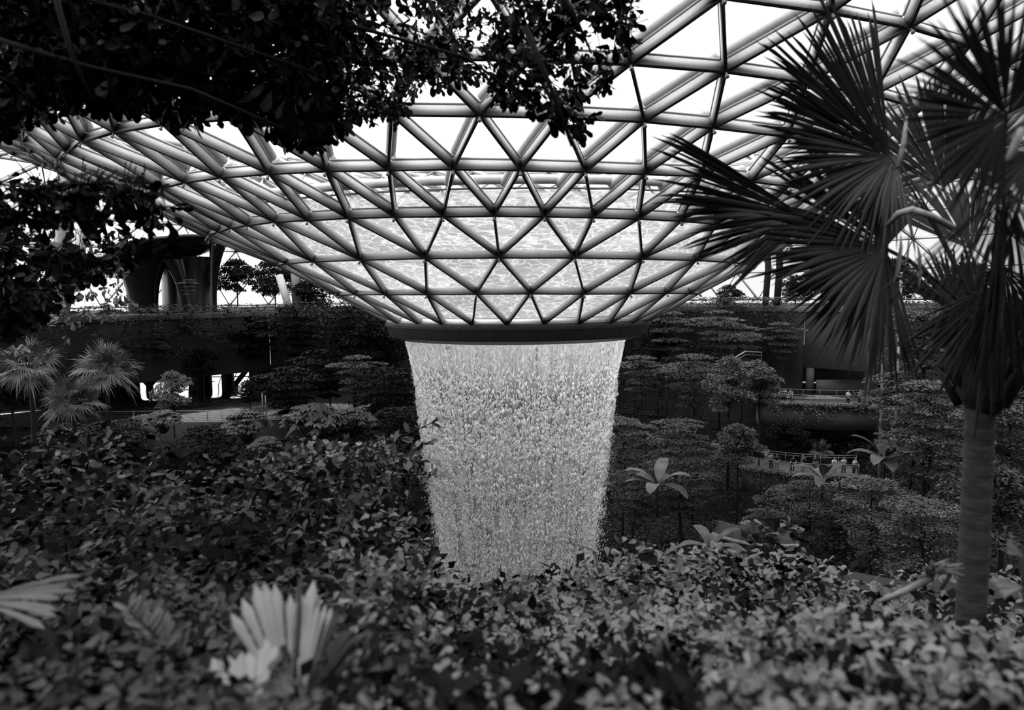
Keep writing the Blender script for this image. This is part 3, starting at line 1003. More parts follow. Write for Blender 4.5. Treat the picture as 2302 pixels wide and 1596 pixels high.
def lumpy_tree(name, H, R, nleaf, leaf, seed, M, z0=.3, tmpl=QUAD, lumps=26, up=.6):
    "rounded tree or shrub built of leafy lumps"
    g = np.random.default_rng(seed)
    root = empty(name)
    tr = MB(); fo = MB()
    tr.tube([(0, 0, -7), (0, 0, 0), (g.normal() * .1, g.normal() * .1, H * .5), (g.normal() * .2, g.normal() * .2, H * .9)], [.1 * H / 6, .1 * H / 6, .07 * H / 6, .02], 7)
    for i in range(lumps):
        f = g.random()
        z = H * (z0 + (1 - z0) * f)
        rr = R * math.sqrt(max(.05, 1 - (2 * f - .75) ** 2 * .8)) * g.random() ** .4
        a = g.random() * 2 * PI
        c = np.array([rr * math.cos(a), rr * math.sin(a), z])
        lr = R * (.28 + .22 * g.random())
        tr.tube([(0, 0, z * .6), tuple(c)], [.03 * H / 6, .01], 4)
        k = nleaf // lumps
        q = unit(g.normal(size=(k, 3))); q[:, 2] = np.abs(q[:, 2]) * .9 - .25
        P = c + q * lr * np.array([1, 1, .72]) * (.75 + .3 * g.random(k))[:, None]
        D = unit(q * np.array([1, 1, .2]) + g.normal(size=(k, 3)) * .5)
        Nn = unit(q * .8 + np.array([0, 0, up]) + g.normal(size=(k, 3)) * .35)
        put_leaves(fo, P, D, Nn, leaf * (.6 + .7 * g.random(k)), tmpl)
    tr.build('stem', M_bark, root); fo.build('foliage', M, root)
    return root


def whorl_shrub(name, H, R, n_wh, leaf, seed, M, k=8):
    "shrub of stems each ending in an umbrella whorl of drooping leaflets"
    g = np.random.default_rng(seed)
    root = empty(name); tr = MB(); fo = MB()
    for i in range(n_wh):
        a = g.random() * 2 * PI; rr = R * math.sqrt(g.random()); z = H * (.45 + .55 * math.sqrt(max(0, 1 - (rr / R) ** 2)) * (.7 + .3 * g.random()))
        c = np.array([rr * math.cos(a), rr * math.sin(a), z])
        tr.tube([(c[0] * .15, c[1] * .15, 0), (c[0] * .6, c[1] * .6, z * .6), tuple(c)], [.02, .014, .008], 4)
        th = np.arange(k) * 2 * PI / k + g.random()
        D = np.stack([np.cos(th), np.sin(th), np.full(k, -.35 - .3 * g.random())], 1)
        Nn = np.stack([np.cos(th) * .3, np.sin(th) * .3, np.ones(k)], 1)
        tl_ = rng.normal(size=3) * .25
        put_leaves(fo, np.repeat(c[None], k, 0), D + tl_, unit(Nn), leaf * (.8 + .4 * g.random(k)), LANC, 1.5)
    tr.build('stem', M_bark, root); fo.build('foliage', M, root)
    return root


def fan_arrays(hub, dr, up, R, nseg, spread, droop, join=.5, g=rng, jag=.12, fold=.03, cup=.1, rows=9, split=0.0, wide=1.0, hang=0.0):
    "one costapalmate palm frond: pleated leaflets joined near the hub"
    hub = np.asarray(hub, float); dr = unit(np.asarray(dr, float)); up = np.asarray(up, float)
    sd = unit(np.cross(up, dr)); nn = np.cross(dr, sd)
    V = []; F = []
    da = spread / nseg
    for i in range(nseg):
        a = -spread / 2 + (i + .5) * da + g.normal() * .012
        ln = R * (.80 + .2 * math.cos(a * .75)) * (1 + g.normal() * jag * .5)
        d = math.cos(a) * dr + math.sin(a) * sd + nn * (cup + g.normal() * .03)
        d = unit(d); s_ = unit(np.cross(nn, d)); n2 = np.cross(d, s_)
        twist = g.normal() * .25
        kink = g.random() < split
        b0 = len(V)
        for r_ in range(rows):
            t = r_ / (rows - 1)
            hw_ = math.tan(da / 2) * 1.04 * ln * min(t, join) * wide
            if t > join: hw_ *= max(0, 1 - ((t - join) / (1 - join)) ** 1.5)
            hw_ = max(hw_, .0012 * R)
            dz = droop * ln * max(0, t - .45) ** 2 * (1.2 + (2.2 if kink else 0)) + hang * ln * t * t
            p = hub + d * ln * t + np.array([0, 0, -dz])
            cs, sn = math.cos(twist * max(0, t - join)), math.sin(twist * max(0, t - join))
            ss = s_ * cs + n2 * sn
            V += [p - ss * hw_, p + n2 * (fold * ln * min(t, join) * (1 if t < .97 else 0)), p + ss * hw_]
        for r_ in range(rows - 1):
            q = b0 + r_ * 3
            F += [(q, q + 1, q + 4, q + 3), (q + 1, q + 2, q + 5, q + 4)]
    return np.array(V), np.array(F)


def fan_palm(name, H, R, nf, seed, M, trunk_r=.12, nseg=26):
    g = np.random.default_rng(seed)
    root = empty(name)
    mb = MB(); mb.tube([(0, 0, -6), (0, 0, 0), (.06, 0, H * .5), (0, .05, H)], [trunk_r * 1.2, trunk_r * 1.2, trunk_r, trunk_r], 10); mb.build('trunk', M_bark, root)
    for i in range(nf):
        a = i * 2.4 + g.random() * .5
        el = 1.25 - 1.9 * (i / (nf - 1)) + g.normal() * .12
        d = np.array([math.cos(a) * math.cos(el), math.sin(a) * math.cos(el), math.sin(el)])
        pl = R * (.55 + .4 * g.random())
        h0 = np.array([0, 0.0, H]); h1 = h0 + d * pl + np.array([0, 0, -.08])
        mb = MB(); mb.tube([h0, (h0 + h1) / 2 + [0, 0, .06], h1], [.03, .02, .014], 5)
        dd = unit(d + np.array([0, 0, .15 if el > .3 else -.35]))
        ro = np.array([math.cos(a), math.sin(a), 0])
        u = unit(ro * (.9 if el > 0 else 1.2) + np.array([0, 0, .5]) + g.normal(size=3) * .35)
        u = unit(u - dd * (u @ dd))
        mb.add(*fan_arrays(h1, dd, u, R, nseg, 3.7, .42, g=g, cup=.10, rows=7, fold=.06, join=.42, jag=.25, split=.25))
        mb.build('frond', M, root)
    return root


def banana_plant(name, H, L_, nl, seed, M):
    "clump of big paddle leaves"
    g = np.random.default_rng(seed); root = empty(name)
    mb = MB(); mb.tube([(0, 0, 0), (0, 0, H)], [.12, .07], 8); mb.build('stem', M_bark, root)
    for i in range(nl):
        a = i * 2.4 + g.random(); el = .95 - .9 * i / nl + g.normal() * .1
        mb = MB(); V = []; rows = 12
        for r_ in range(rows):
            t = r_ / (rows - 1)
            e = el - 1.3 * t * t * (.6 + .4 * g.random())
            if r_ == 0: p = np.array([0, 0, H])
            else: p = p + np.array([math.cos(a) * math.cos(e), math.sin(a) * math.cos(e), math.sin(e)]) * L_ / (rows - 1)
            w_ = L_ * .17 * math.sin(PI * min(1, max(.03, (t - .12) / .88))) ** .55 if t > .12 else .02
            s_ = np.array([-math.sin(a), math.cos(a), 0])
            V += [p - s_ * w_ + [0, 0, .25 * w_], p, p + s_ * w_ + [0, 0, .25 * w_]]
        F = [(q * 3 + j, q * 3 + j + 1, q * 3 + j + 4, q * 3 + j + 3) for q in range(rows - 1) for j in (0, 1)]
        mb.add(V, F); mb.build('leaf', M, root, smooth=True)
    return root


protos = {}
protos['t1'] = tiered_tree('tiered_tree', 9, 3.6, 7, 12000, .22, 11, M_leaf_far)
protos['t2'] = tiered_tree('tiered_tree', 8, 3.2, 6, 11000, .22, 12, M_leaf_far)
protos['t3'] = tiered_tree('tiered_tree', 11, 3.4, 9, 14000, .22, 13, M_leaf_far)
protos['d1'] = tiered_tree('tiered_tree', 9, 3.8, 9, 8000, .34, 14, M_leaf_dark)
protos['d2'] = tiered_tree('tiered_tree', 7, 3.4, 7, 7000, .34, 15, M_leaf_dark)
protos['l1'] = lumpy_tree('leafy_tree', 8, 2.2, 9000, .30, 16, M_leaf_far, lumps=46)
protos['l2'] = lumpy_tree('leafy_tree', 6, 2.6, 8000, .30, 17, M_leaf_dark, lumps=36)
protos['l3'] = lumpy_tree('leafy_tree', 7, 3.0, 8000, .34, 18, M_leaf_mid, lumps=40)
#protos['s1'] = lumpy_tree('leafy_shrub', 2.4, 1.6, 5200, .20, 19, M_leaf_mid, z0=.1, lumps=26)
protos['w1'] = whorl_shrub('umbrella_shrub', 3.2, 2.2, 90, .62, 20, M_leaf_mid)
protos['fp'] = fan_palm('fan_palm', 5.5, 1.2, 22, 21, M_leaf_palm)
protos['fp2'] = fan_palm('fan_palm', 4.5, 1.1, 18, 22, M_leaf_mid)
protos['bn'] = banana_plant('paddle_leaf_plant', 2.6, 3.0, 8, 23, M_leaf_far)
used = set()


def plant(key, px, py_top, Y, s=1.0, rz=0.0, label=None, cat='tree', group=None, Hn=None, tilt=(0, 0), zs=1.0):
    "stands a plant so that its top is seen at the pixel, Y metres away"
    Hs = {'t1': 9, 't2': 8, 't3': 11, 'd1': 9, 'd2': 7, 'l1': 8, 'l2': 6, 'l3': 7, 's1': 2.4, 'w1': 3.2, 'fp': 6.3, 'fp2': 5.3, 'bn': 4.2, 'b1': 1.15, 'b2': 1.15, 'b3': 1.0}
    p = at(px, py_top, Y)
    root = protos[key]
    loc = (p[0], p[1], p[2] - Hs[key] * s * zs)
    sc_ = (s, s, s * zs)
    if key not in used:
        used.add(key); KCACHE[root.name] = [(c, kids(c)) for c in kids(root)]
        r = root; r.location = loc; r.rotation_euler = (tilt[0], tilt[1], rz); r.scale = sc_
    else:
        r = copy_tree(root, loc, rz, sc_, tilt)
    tag(r, label, cat, group)
    return r


# right-hand forest wall
G = 'tiered trees on the terraces'
R_ = [('t1', 1560, 800, 72, 1.0, 'broad tiered tree directly right of the top of the falls, above a darker gap'),
      ('t2', 1440, 800, 74, .8, 'tiered tree touching the right edge of the falls near its lip'),
      ('t3', 1535, 945, 56, .95, 'tallest tiered tree on the right, its feathery tiers beside the lower walkway'),
      ('t2', 1500, 700, 84, 1.0, 'tiered tree just under the funnel rim on the right'),
      ('t1', 1620, 700, 84, .8, 'tiered tree below the far railing, left of the palm fronds'),
      ('l1', 1640, 805, 66, .85, 'upright tree with rounded leafy lumps, left of the upper walkway'),
      ('l1', 1710, 815, 67, .75, 'slimmer rounded leafy tree touching the left end of the upper walkway'),
      ('t3', 2095, 700, 48, 1.15, 'tall tiered tree standing between the lift shaft and the palm trunk'),
      ('t1', 2050, 860, 46, .9, 'tiered tree with pale tips right of the upper walkway'),
      ('t3', 2110, 860, 42, .8, 'dark-cored tiered tree just left of the palm trunk'),
      ('t2', 1400, 940, 62, .9, 'tiered tree touching the right edge of the falls at mid height'),
      ('t1', 1420, 1060, 56, .7, 'low tiered tree at the right foot of the falls'),
      ('t1', 1830, 1090, 46, .7, 'tiered tree in front of the lower walkway, right half'),
      ('t2', 1960, 1080, 40, .8, 'blurred tiered tree below the lift shaft'),
      ('t3', 2080, 1130, 36, .7, 'blurred low tiered tree at the left of the palm trunk'),
      ('t1', 2270, 860, 44, 1.1, 'tiered tree at the right edge behind the palm trunk'),
      ('t2', 1720, 1150, 48, .6, 'dark low tiered tree under the lower walkway'),
      ('l3', 1660, 960, 60, .6, 'bushy tree wedged between the two walkways on their left'),
      ('l2', 1770, 950, 74, .7, 'dark bushy tree in shade under the upper walkway'),
      ('t1', 1670, 735, 82, .75, 'tiered tree under the tips of the hanging fronds'),
      ('t2', 1760, 725, 83, .75, 'tiered tree on the far wall between the hanging fronds and the deck'),
      ('l2', 1480, 740, 86, .9, 'dark bushy tree on the far wall right of the ring'),
      ('l3', 2230, 1050, 38, .8, 'bushy tree right of the palm trunk, low'),
      ('l2', 2150, 760, 56, 1.1, 'dark bushy tree behind the crown shaft of the palm')]
for (k, px_, py_, Y, s, lab) in R_:
    plant(k, px_, py_, Y, s, rnd.random() * 6, lab, 'tree', G if k[0] == 't' else None)
# hedge and trees on the far deck, right
for i, (px_, py_, Y, s, k, lab) in enumerate([(1640, 645, 98, .62, 'l2', 'flat-topped tree against the bright glass right of the funnel'), (1790, 625, 100, .8, 'l2', 'tree on the far deck half hidden by the left frond tips'),
                                      (1850, 600, 100, .9, 'l2', 'dark tree on the far deck behind the hanging fronds'), (2010, 590, 98, 1.2, 'l2', 'dark tree on the far deck right of the hanging fronds'), (2180, 600, 90, 1.3, 'l2', 'dark tree on the far deck behind the palm crown')]):
    plant(k, px_, py_, Y, s, i * 1.3, lab, 'tree')
# left-hand dark forest wall
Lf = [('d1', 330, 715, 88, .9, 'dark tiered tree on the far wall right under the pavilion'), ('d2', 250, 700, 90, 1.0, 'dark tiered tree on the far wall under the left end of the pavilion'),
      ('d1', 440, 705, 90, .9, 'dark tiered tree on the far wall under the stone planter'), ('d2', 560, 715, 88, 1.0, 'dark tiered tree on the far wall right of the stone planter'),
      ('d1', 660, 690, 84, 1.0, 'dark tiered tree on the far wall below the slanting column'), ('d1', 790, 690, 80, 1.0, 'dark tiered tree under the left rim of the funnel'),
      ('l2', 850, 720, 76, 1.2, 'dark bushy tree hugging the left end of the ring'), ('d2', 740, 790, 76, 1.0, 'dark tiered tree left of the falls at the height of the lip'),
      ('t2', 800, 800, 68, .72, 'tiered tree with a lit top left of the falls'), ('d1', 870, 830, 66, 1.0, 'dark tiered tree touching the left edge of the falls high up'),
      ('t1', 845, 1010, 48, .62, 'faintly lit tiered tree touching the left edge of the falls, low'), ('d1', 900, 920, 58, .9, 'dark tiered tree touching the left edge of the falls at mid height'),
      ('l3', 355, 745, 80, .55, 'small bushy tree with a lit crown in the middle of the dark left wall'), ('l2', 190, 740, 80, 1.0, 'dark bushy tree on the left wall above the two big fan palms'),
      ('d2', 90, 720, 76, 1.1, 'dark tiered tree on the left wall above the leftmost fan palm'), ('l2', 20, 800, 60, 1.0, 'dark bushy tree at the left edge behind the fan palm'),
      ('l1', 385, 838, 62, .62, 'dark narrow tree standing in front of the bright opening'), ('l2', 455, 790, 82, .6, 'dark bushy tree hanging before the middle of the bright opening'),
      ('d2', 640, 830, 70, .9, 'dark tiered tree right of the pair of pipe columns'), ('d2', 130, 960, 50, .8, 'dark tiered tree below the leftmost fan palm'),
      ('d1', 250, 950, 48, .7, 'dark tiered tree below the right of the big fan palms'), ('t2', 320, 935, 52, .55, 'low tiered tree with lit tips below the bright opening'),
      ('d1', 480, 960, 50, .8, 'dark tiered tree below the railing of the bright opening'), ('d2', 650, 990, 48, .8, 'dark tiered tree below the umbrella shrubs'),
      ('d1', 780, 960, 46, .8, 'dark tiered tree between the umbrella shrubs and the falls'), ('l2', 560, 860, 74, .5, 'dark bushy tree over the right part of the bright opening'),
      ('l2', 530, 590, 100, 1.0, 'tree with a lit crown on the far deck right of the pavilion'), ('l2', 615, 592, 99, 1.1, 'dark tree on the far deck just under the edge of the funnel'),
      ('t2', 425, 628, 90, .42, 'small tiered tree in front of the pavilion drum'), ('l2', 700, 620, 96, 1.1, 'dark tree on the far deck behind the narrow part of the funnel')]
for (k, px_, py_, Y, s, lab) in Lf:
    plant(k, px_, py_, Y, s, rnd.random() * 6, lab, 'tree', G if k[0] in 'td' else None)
for (k, px_, py_, Y, s, lab) in [('fp', 62, 795, 42, .98, 'leftmost fan palm with lit tips on the dark left slope'), ('fp', 238, 803, 42, 1.02, 'fan palm with the fullest crown on the left slope, beside the bright opening'),
                                 ('fp2', 160, 875, 38, .92, 'shorter and dimmer fan palm standing between and below two others'), ('fp2', 1845, 1000, 73, .75, 'shaded fan palm standing right behind the lower walkway')]:
    plant(k, px_, py_, Y, s, rnd.random() * 6, lab, 'palm', 'fan palms')
for i, (px_, py_, Y, s, lab) in enumerate([(705, 905, 44, .85, 'largest umbrella-leaved shrub, left of the falls'), (795, 915, 45, .6, 'umbrella-leaved shrub next to the falls side of the largest one'), (555, 920, 46, .7, 'umbrella-leaved shrub under the thin pipe columns'),
                                   (365, 920, 46, .5, 'umbrella-leaved shrub before the left part of the railing'), (595, 980, 40, .4, 'small umbrella-leaved shrub lowest in the dark slope')]):
    plant('w1', px_, py_, Y, s, i * 1.1, lab, 'shrub', 'umbrella-leaved shrubs')
for i, (px_, py_, Y, s, lab) in enumerate([(1478, 1045, 46, .85, 'paddle-leaved plant with broad bending leaves right of the falls'), (1990, 985, 44, .85, 'paddle-leaved plant under the lift shaft, its topmost leaf upright'),
                                   (1850, 1035, 45, .75, 'paddle-leaved plant overlapping the right end of the lower walkway'), (1600, 1190, 34, .6, 'paddle-leaved plant low among the blurred shrubs right of the falls')]):
    plant('bn', px_, py_, Y, s, i * 1.7 + .4, lab, 'plant', 'paddle-leaved plants')
# trailing plants over the walkway edges
for (place, ln_, lab, zt_, n_) in ((place1, len1, 'leafy plants trailing over the edge of the upper walkway', zt1, 26), (place2, len2, 'leafy plants trailing over the edge of the lower walkway', zt2, 24)):
    mb = MB()
    g = np.random.default_rng(5)
    for i in range(n_ * 6):
        t = g.random(); c = place(t, .1)
        k = 60
        hang = -.1 + (g.random() ** 7) * 2.2
        P = c + np.stack([g.normal(size=k) * .25, g.normal(size=k) * .12 - .12, .25 - g.random(k) ** 1.3 * (hang + .3)], 1)
        P += np.array([0, -.3, .1]); put_leaves(mb, P, rand_dir(k, -.4), unit(rand_dir(k, .9, .4) + [0, -.6, 0]), .2, QUAD)
    o = mb.build('trailing_plants', M_leaf_palm, origin=place(0, 0)); tag(o, lab, 'plant', kind='stuff')

# foliage that covers the terraces and the far wall
def carpet(name, label, a0, a1, M, n, seed, leaf=.34, skip=None):
    g = np.random.default_rng(seed); mb = MB()
    pr, pz = zip(*(LOW + WALL[:2] + [(51.5, -1.9)]))
    seg = np.hypot(np.diff(pr), np.diff(pz)); cum = np.concatenate([[0], np.cumsum(seg)])
    ncl = n // 26
    s_ = np.where(g.random(ncl) < .5, cum[3] + (cum[-3] - cum[3]) * g.random(ncl), cum[-3] + (cum[-1] - cum[-3]) * g.random(ncl)); a = a0 + (a1 - a0) * g.random(ncl)
    r = np.interp(s_, cum, pr); z = np.interp(s_, cum, pz)
    if skip is not None:
        kp = ~skip(a, r, z); r, z, a = r[kp], z[kp], a[kp]
    ncl = len(r)
    outw = .5 + g.random(ncl) * 1.4
    r = r - outw
    C = np.stack([r * np.sin(a), 50 + r * np.cos(a), z + .3 + g.random(ncl) * .9], 1)
    k = 26
    Q = g.normal(size=(ncl, k, 3)) * np.array([.85, .85, .10])
    P = (C[:, None] + Q).reshape(-1, 3)
    D = rand_dir(len(P), 0, .25); Nn = unit(np.stack([g.normal(size=len(P)) * .35, g.normal(size=len(P)) * .35 - .15, np.ones(len(P))], 1))
    put_leaves(mb, P, D, Nn, leaf * (.6 + .8 * g.random(len(P))), QUAD)
    o = mb.build(name, M); tag(o, label, 'foliage', kind='stuff')
carpet('terrace_foliage', 'dark creepers and undergrowth covering the left terraces and wall', -1.75, -.12, M_leaf_dark, 110000, 61,
       skip=lambda a, r, z: (a > -1.3) & (a < -.66) & (r > 35) & (z > -12.9) & (z < -7.5))
carpet('terrace_foliage', 'greyer undergrowth covering the right terraces and wall', .1, 1.6, M_leaf_under, 130000, 62,
       skip=lambda a, r, z: ((a > .76) & (a < 1.03) & (r > 28) & (z > -16)) | ((a > .55) & (a < 1.03) & (r > 24) & (z > -17) & (z < -10)))
# ---------------------------------------------------------------- planting right below the viewer
OUT = [(-400, 1010), (0, 1012), (120, 1015), (170, 995), (300, 1015), (380, 1030), (480, 1060), (560, 1060), (640, 1030), (740, 1010), (850, 1010), (910, 1060), (950, 1110), (985, 1190), (1060, 1260), (1200, 1290), (1340, 1270), (1400, 1235), (1500, 1235), (1600, 1260), (1700, 1255), (1800, 1235), (1950, 1290), (2100, 1280), (2302, 1290), (2700, 1290)]
ox_, oy_ = zip(*OUT)


def outline(px): return np.interp(px, ox_, oy_)


WY_ = [1.9, 2.6, 3.4, 4.5, 6, 8, 11, 15, 19]
WW = [1.12, .9, .72, .55, .40, .26, .12, 0.0, -.01]


def wY(w): return np.interp(-np.asarray(w), [-q for q in WW], WY_)


bumps = rng.random((160, 4))


def leaf_mass(name, label, n_cl, px0, px1, w0, w1, M, dens=None, size=1.0, tmpl=OBOV, thick=.35, upn=.7, k=7, lump=1.0):
    g = np.random.default_rng(len(name) + n_cl)
    px = px0 + (px1 - px0) * g.random(n_cl); w_ = w0 + (w1 - w0) * g.random(n_cl)
    if dens is not None:
        keep = g.random(n_cl) < dens(px, w_)
        px, w_ = px[keep], w_[keep]
    Y = wY(w_) * (1 + g.normal(size=len(w_)) * .02)
    ol = outline(px)
    py = ol + (1570 - ol) * w_
    P = np.array([at(a, b, c) for a, b, c in zip(px, py, Y)])
    # uneven top surface
    lz = np.zeros(len(P))
    for b in bumps:
        c = np.array([-16 + 32 * b[0], 1.5 + 17 * b[1] ** 1.3]); r = .25 + .1 * c[1] * (.4 + b[2])
        d2 = ((P[:, 0] - c[0]) ** 2 + (P[:, 1] - c[1]) ** 2) / r ** 2
        lz += np.exp(-d2) * r * .34 * (b[3] * 2 - .9)
    P[:, 2] += lz * lump - g.random(len(P)) ** 1.5 * thick * (.5 + Y * .09)
    mb = MB(); st = MB()
    s = (.036 + .0105 * Y) * size
    a0 = g.random((len(P), 1)) * 6.28
    th = a0 + np.arange(k)[None] * 2.4
    tilt = unit(np.stack([g.normal(size=len(P)) * .4, g.normal(size=len(P)) * .4 - .15, np.ones(len(P))], 1))
    e1 = unit(np.cross(tilt, [0.3, 1, 0])); e2 = np.cross(tilt, e1)
    el = .1 + g.random((len(P), k)) * .7
    D = (np.cos(th) * np.cos(el))[..., None] * e1[:, None] + (np.sin(th) * np.cos(el))[..., None] * e2[:, None] + np.sin(el)[..., None] * tilt[:, None] * .8
    D = D.reshape(-1, 3)
    PP = np.repeat(P, k, 0) + g.normal(size=(len(P) * k, 3)) * np.repeat(s, k)[:, None] * .5
    Nn = np.repeat(tilt, k, 0) * upn + g.normal(size=(len(PP), 3)) * .35
    put_leaves(mb, PP, D, Nn, np.repeat(s, k) * (.7 + .6 * g.random(len(PP))), tmpl, 1.25)
    o = mb.build(name, M)
    tag(o, label, 'foliage', kind='stuff')
    return o


M_leaf_shade = mat('leaf_painted_shade', .006, rough=.6, var=.5, scale=2, spec=.05)  # near-black tone paints the shade in gaps between the lit leaves
M_leaf_left = mat('leaf_shrub_painted_shade', .022, rough=.4, var=.7, scale=5, spec=.25)  # darker leaf copy, the canopy's shade on the left is in the colour
leaf_mass('groundcover_leaves', 'pale out-of-focus groundcover leaves filling the lower right and centre', 3600, 640, 2700, .02, 1.1, M_leaf_near,
          dens=lambda px, w: np.clip((px - 680) / 600, .1, 1) * np.where((w > .62) & (px < 1600) & (px > 850), .12, 1) * np.where((w > .8) & (px > 1880), .5, 1), size=1.0)
leaf_mass('shrub_leaves', 'sparse glossy leaves of the shade-coloured shrubs at the lower left', 2100, -300, 1000, 0, 1.1, M_leaf_left, dens=lambda px, w: np.where(w > .45, .8, .55) * np.clip((1100 - px) / 350, 0, 1), size=1.15, thick=.6)
leaf_mass('shade_leaves', 'leaves coloured nearly black for the shade underneath the lit groundcover', 2600, -300, 2600, 0, 1.1, M_leaf_shade, size=1.3, thick=1.0, tmpl=QUAD, lump=.8)


def near_obj(name, label, cat, mb, M, o3, group=None, parts=None):
    o = mb.build(name, M, origin=o3); tag(o, label, cat, group); return o


def twig(mb_s, mb_l, P, leaf, g, k=6, n=None, both=True, tmpl=OBOV, Lw=1.0):
    "woody line through P with alternate leaves"
    P = np.asarray(P, float)
    mb_s.tube(P, np.linspace(.010, .0035, len(P)) * leaf / .1, 5)
    seg = np.linalg.norm(np.diff(P, axis=0), axis=1); cum = np.concatenate([[0], np.cumsum(seg)])
    n = n or int(cum[-1] / (leaf * .32))
    t = np.sort(g.random(n)) ** .8 * cum[-1]
    Q = np.stack([np.interp(t, cum, P[:, i]) for i in range(3)], 1)
    T = unit(np.gradient(P, axis=0))
    TT = np.stack([np.interp(t, cum, T[:, i]) for i in range(3)], 1)
    D = unit(TT * .7 + g.normal(size=(n, 3)) * .55)
    Nn = unit(np.array([0, 0, 1.]) + g.normal(size=(n, 3)) * .5)
    put_leaves(mb_l, Q, D, Nn, leaf * (.6 + .6 * g.random(n)), tmpl, Lw)


# glossy-leaved shrub reaching towards the falls
g = np.random.default_rng(31)
root = empty('glossy_leaf_shrub', tuple(at(760, 1180, 12))); tag(root, 'arching shrub with lit glossy leaves whose thin tip crosses the left edge of the falls', 'shrub')
ms_, ml_ = MB(), MB()
starts = [(560, 1120), (640, 1130), (700, 1140), (760, 1130), (820, 1120), (880, 1100)]
for i in range(44):
    s0 = starts[i % 6]; px0 = s0[0] + g.normal() * 40
    e = (620 + 300 * g.random() + 40, 985 + 110 * g.random())
    Y0, Y1 = 11 + g.random() * 1.5, 10.5 + g.random() * 2
    a = at(px0, s0[1] + 40, Y0); b = at(*e, Y1); m_ = (a + b) / 2 + [0, 0, .35]
    twig(ms_, ml_, [a, m_, b, b + (b - m_) * .25 - [0, 0, .05]], .17, g, tmpl=LANC, Lw=1.6)
twig(ms_, ml_, [at(760, 1040, 11), at(860, 1000, 11), at(940, 965, 11), at(990, 942, 11)], .17, g, n=22, tmpl=LANC, Lw=1.3)
o = ms_.build('stem', M_bark, root, origin=tuple(root.location)); o = ml_.build('foliage', M_leaf_near, root, origin=tuple(root.location))
# leafy twig low over the bottom of the falls
root = empty('leafy_twig', tuple(at(1335, 1225, 6))); tag(root, 'thin twig with small dark leaves before the bottom right of the falls', 'twig')
ms_, ml_ = MB(), MB()
twig(ms_, ml_, [at(1345, 1290, 6), at(1338, 1240, 6), at(1290, 1222, 6), at(1238, 1216, 6)], .055, g, n=16)
twig(ms_, ml_, [at(1325, 1300, 6), at(1312, 1250, 6), at(1310, 1205, 6)], .055, g, n=7)
ms_.build('stem', M_bark, root, origin=tuple(root.location)); ml_.build('foliage', M_leaf_dark, root, origin=tuple(root.location))
# big pleated leaves at the bottom
def pleated(name, label, hub, tip, Y, nseg, spread, M, R=None, cup=.05, droop=.05, up=(0, -.8, .5), split=0, join=.85, wide=1.0, Yt=None, jag=.12):
    h = at(*hub, Y); t_ = at(*tip, Yt or Y)
    r = empty(name, tuple(h)); tag(r, label, 'leaf')
    R = R or np.linalg.norm(t_ - h)
    mb = MB(); mb.add(*fan_arrays(h, t_ - h, up, R, nseg, spread, droop, join=join, g=g, cup=cup, fold=.03, jag=jag, wide=wide, split=split))
    mb.build('blade', M, r, origin=tuple(h))
    mb = MB(); mb.tube([h, h - (t_ - h) * .4 + [0, 0, -.25]], .012, 6); mb.build('leaf_stalk', M_bark, r, origin=tuple(h))
    return r
pleated('pleated_leaf', 'large pale pleated leaf fanning up at the bottom left of centre', (655, 1610), (612, 1325), 2.5, 8, .72, M_pale_leaf, up=(0, -.5, .87), join=.93, Yt=2.9)
pleated('pleated_leaf', 'narrower pale pleated leaf just right of the dark stem at the bottom', (675, 1590), (712, 1350), 2.45, 6, .42, M_pale_leaf, up=(0, -.6, .8), Yt=2.8)
pleated('pleated_leaf', 'darker pleated leaf spreading to the right from the bottom stem', (675, 1600), (790, 1400), 2.5, 9, .55, M_leaf_mid)
pleated('pleated_leaf', 'rounded pale leaf bending at the very bottom, left of the big pleated leaf', (560, 1640), (510, 1470), 2.4, 9, 1.3, M_pale_leaf, up=(0, -.5, .87), join=.9, Yt=2.7)
pleated('pleated_leaf', 'broad soft pale leaf lying at the left edge, low', (-60, 1350), (145, 1345), 3.0, 8, .75, M_leaf_mid, up=(0, -.35, .93), join=.95, droop=.15)
pleated('pleated_leaf', 'small light leaf patch at the bottom left corner', (160, 1620), (150, 1560), 2.3, 7, 2.2, M_leaf_near)
# dark stem between them
a = at(672, 1420, 2.7); o = MB().tube([at(660, 1600, 2.5), at(668, 1480, 2.6), at(675, 1300, 2.8)], [.016, .013, .008], 8).build('plant_stem', M_bark, origin=a)
tag(o, 'dark upright stem rising between the pleated leaves at the bottom', 'stem')
# pinnate frond, left of centre
r = empty('feather_frond', tuple(at(370, 1460, 3.2))); tag(r, 'blurred feather-shaped frond with pale leaflets at the lower left', 'leaf')
mb = MB(); mb.tube([at(400, 1480, 3.2), at(340, 1420, 3.2), at(290, 1370, 3.2)], .006, 5); mb.build('midrib', M_bark, r, origin=tuple(r.location))
mb = MB()
for t in np.linspace(0, 1, 12):
    c = at(400 - 110 * t, 1480 - 110 * t, 3.2)
    put_leaves(mb, np.array([c, c]), np.array([[-.9, 0, .5], [.35, 0, .9]]) + g.normal(size=(2, 3)) * .08, np.array([[0, -1, .6]] * 2), .15 * (1 - .4 * t), LANC, .9)
mb.build('leaflets', M_leaf_near, r, origin=tuple(r.location))
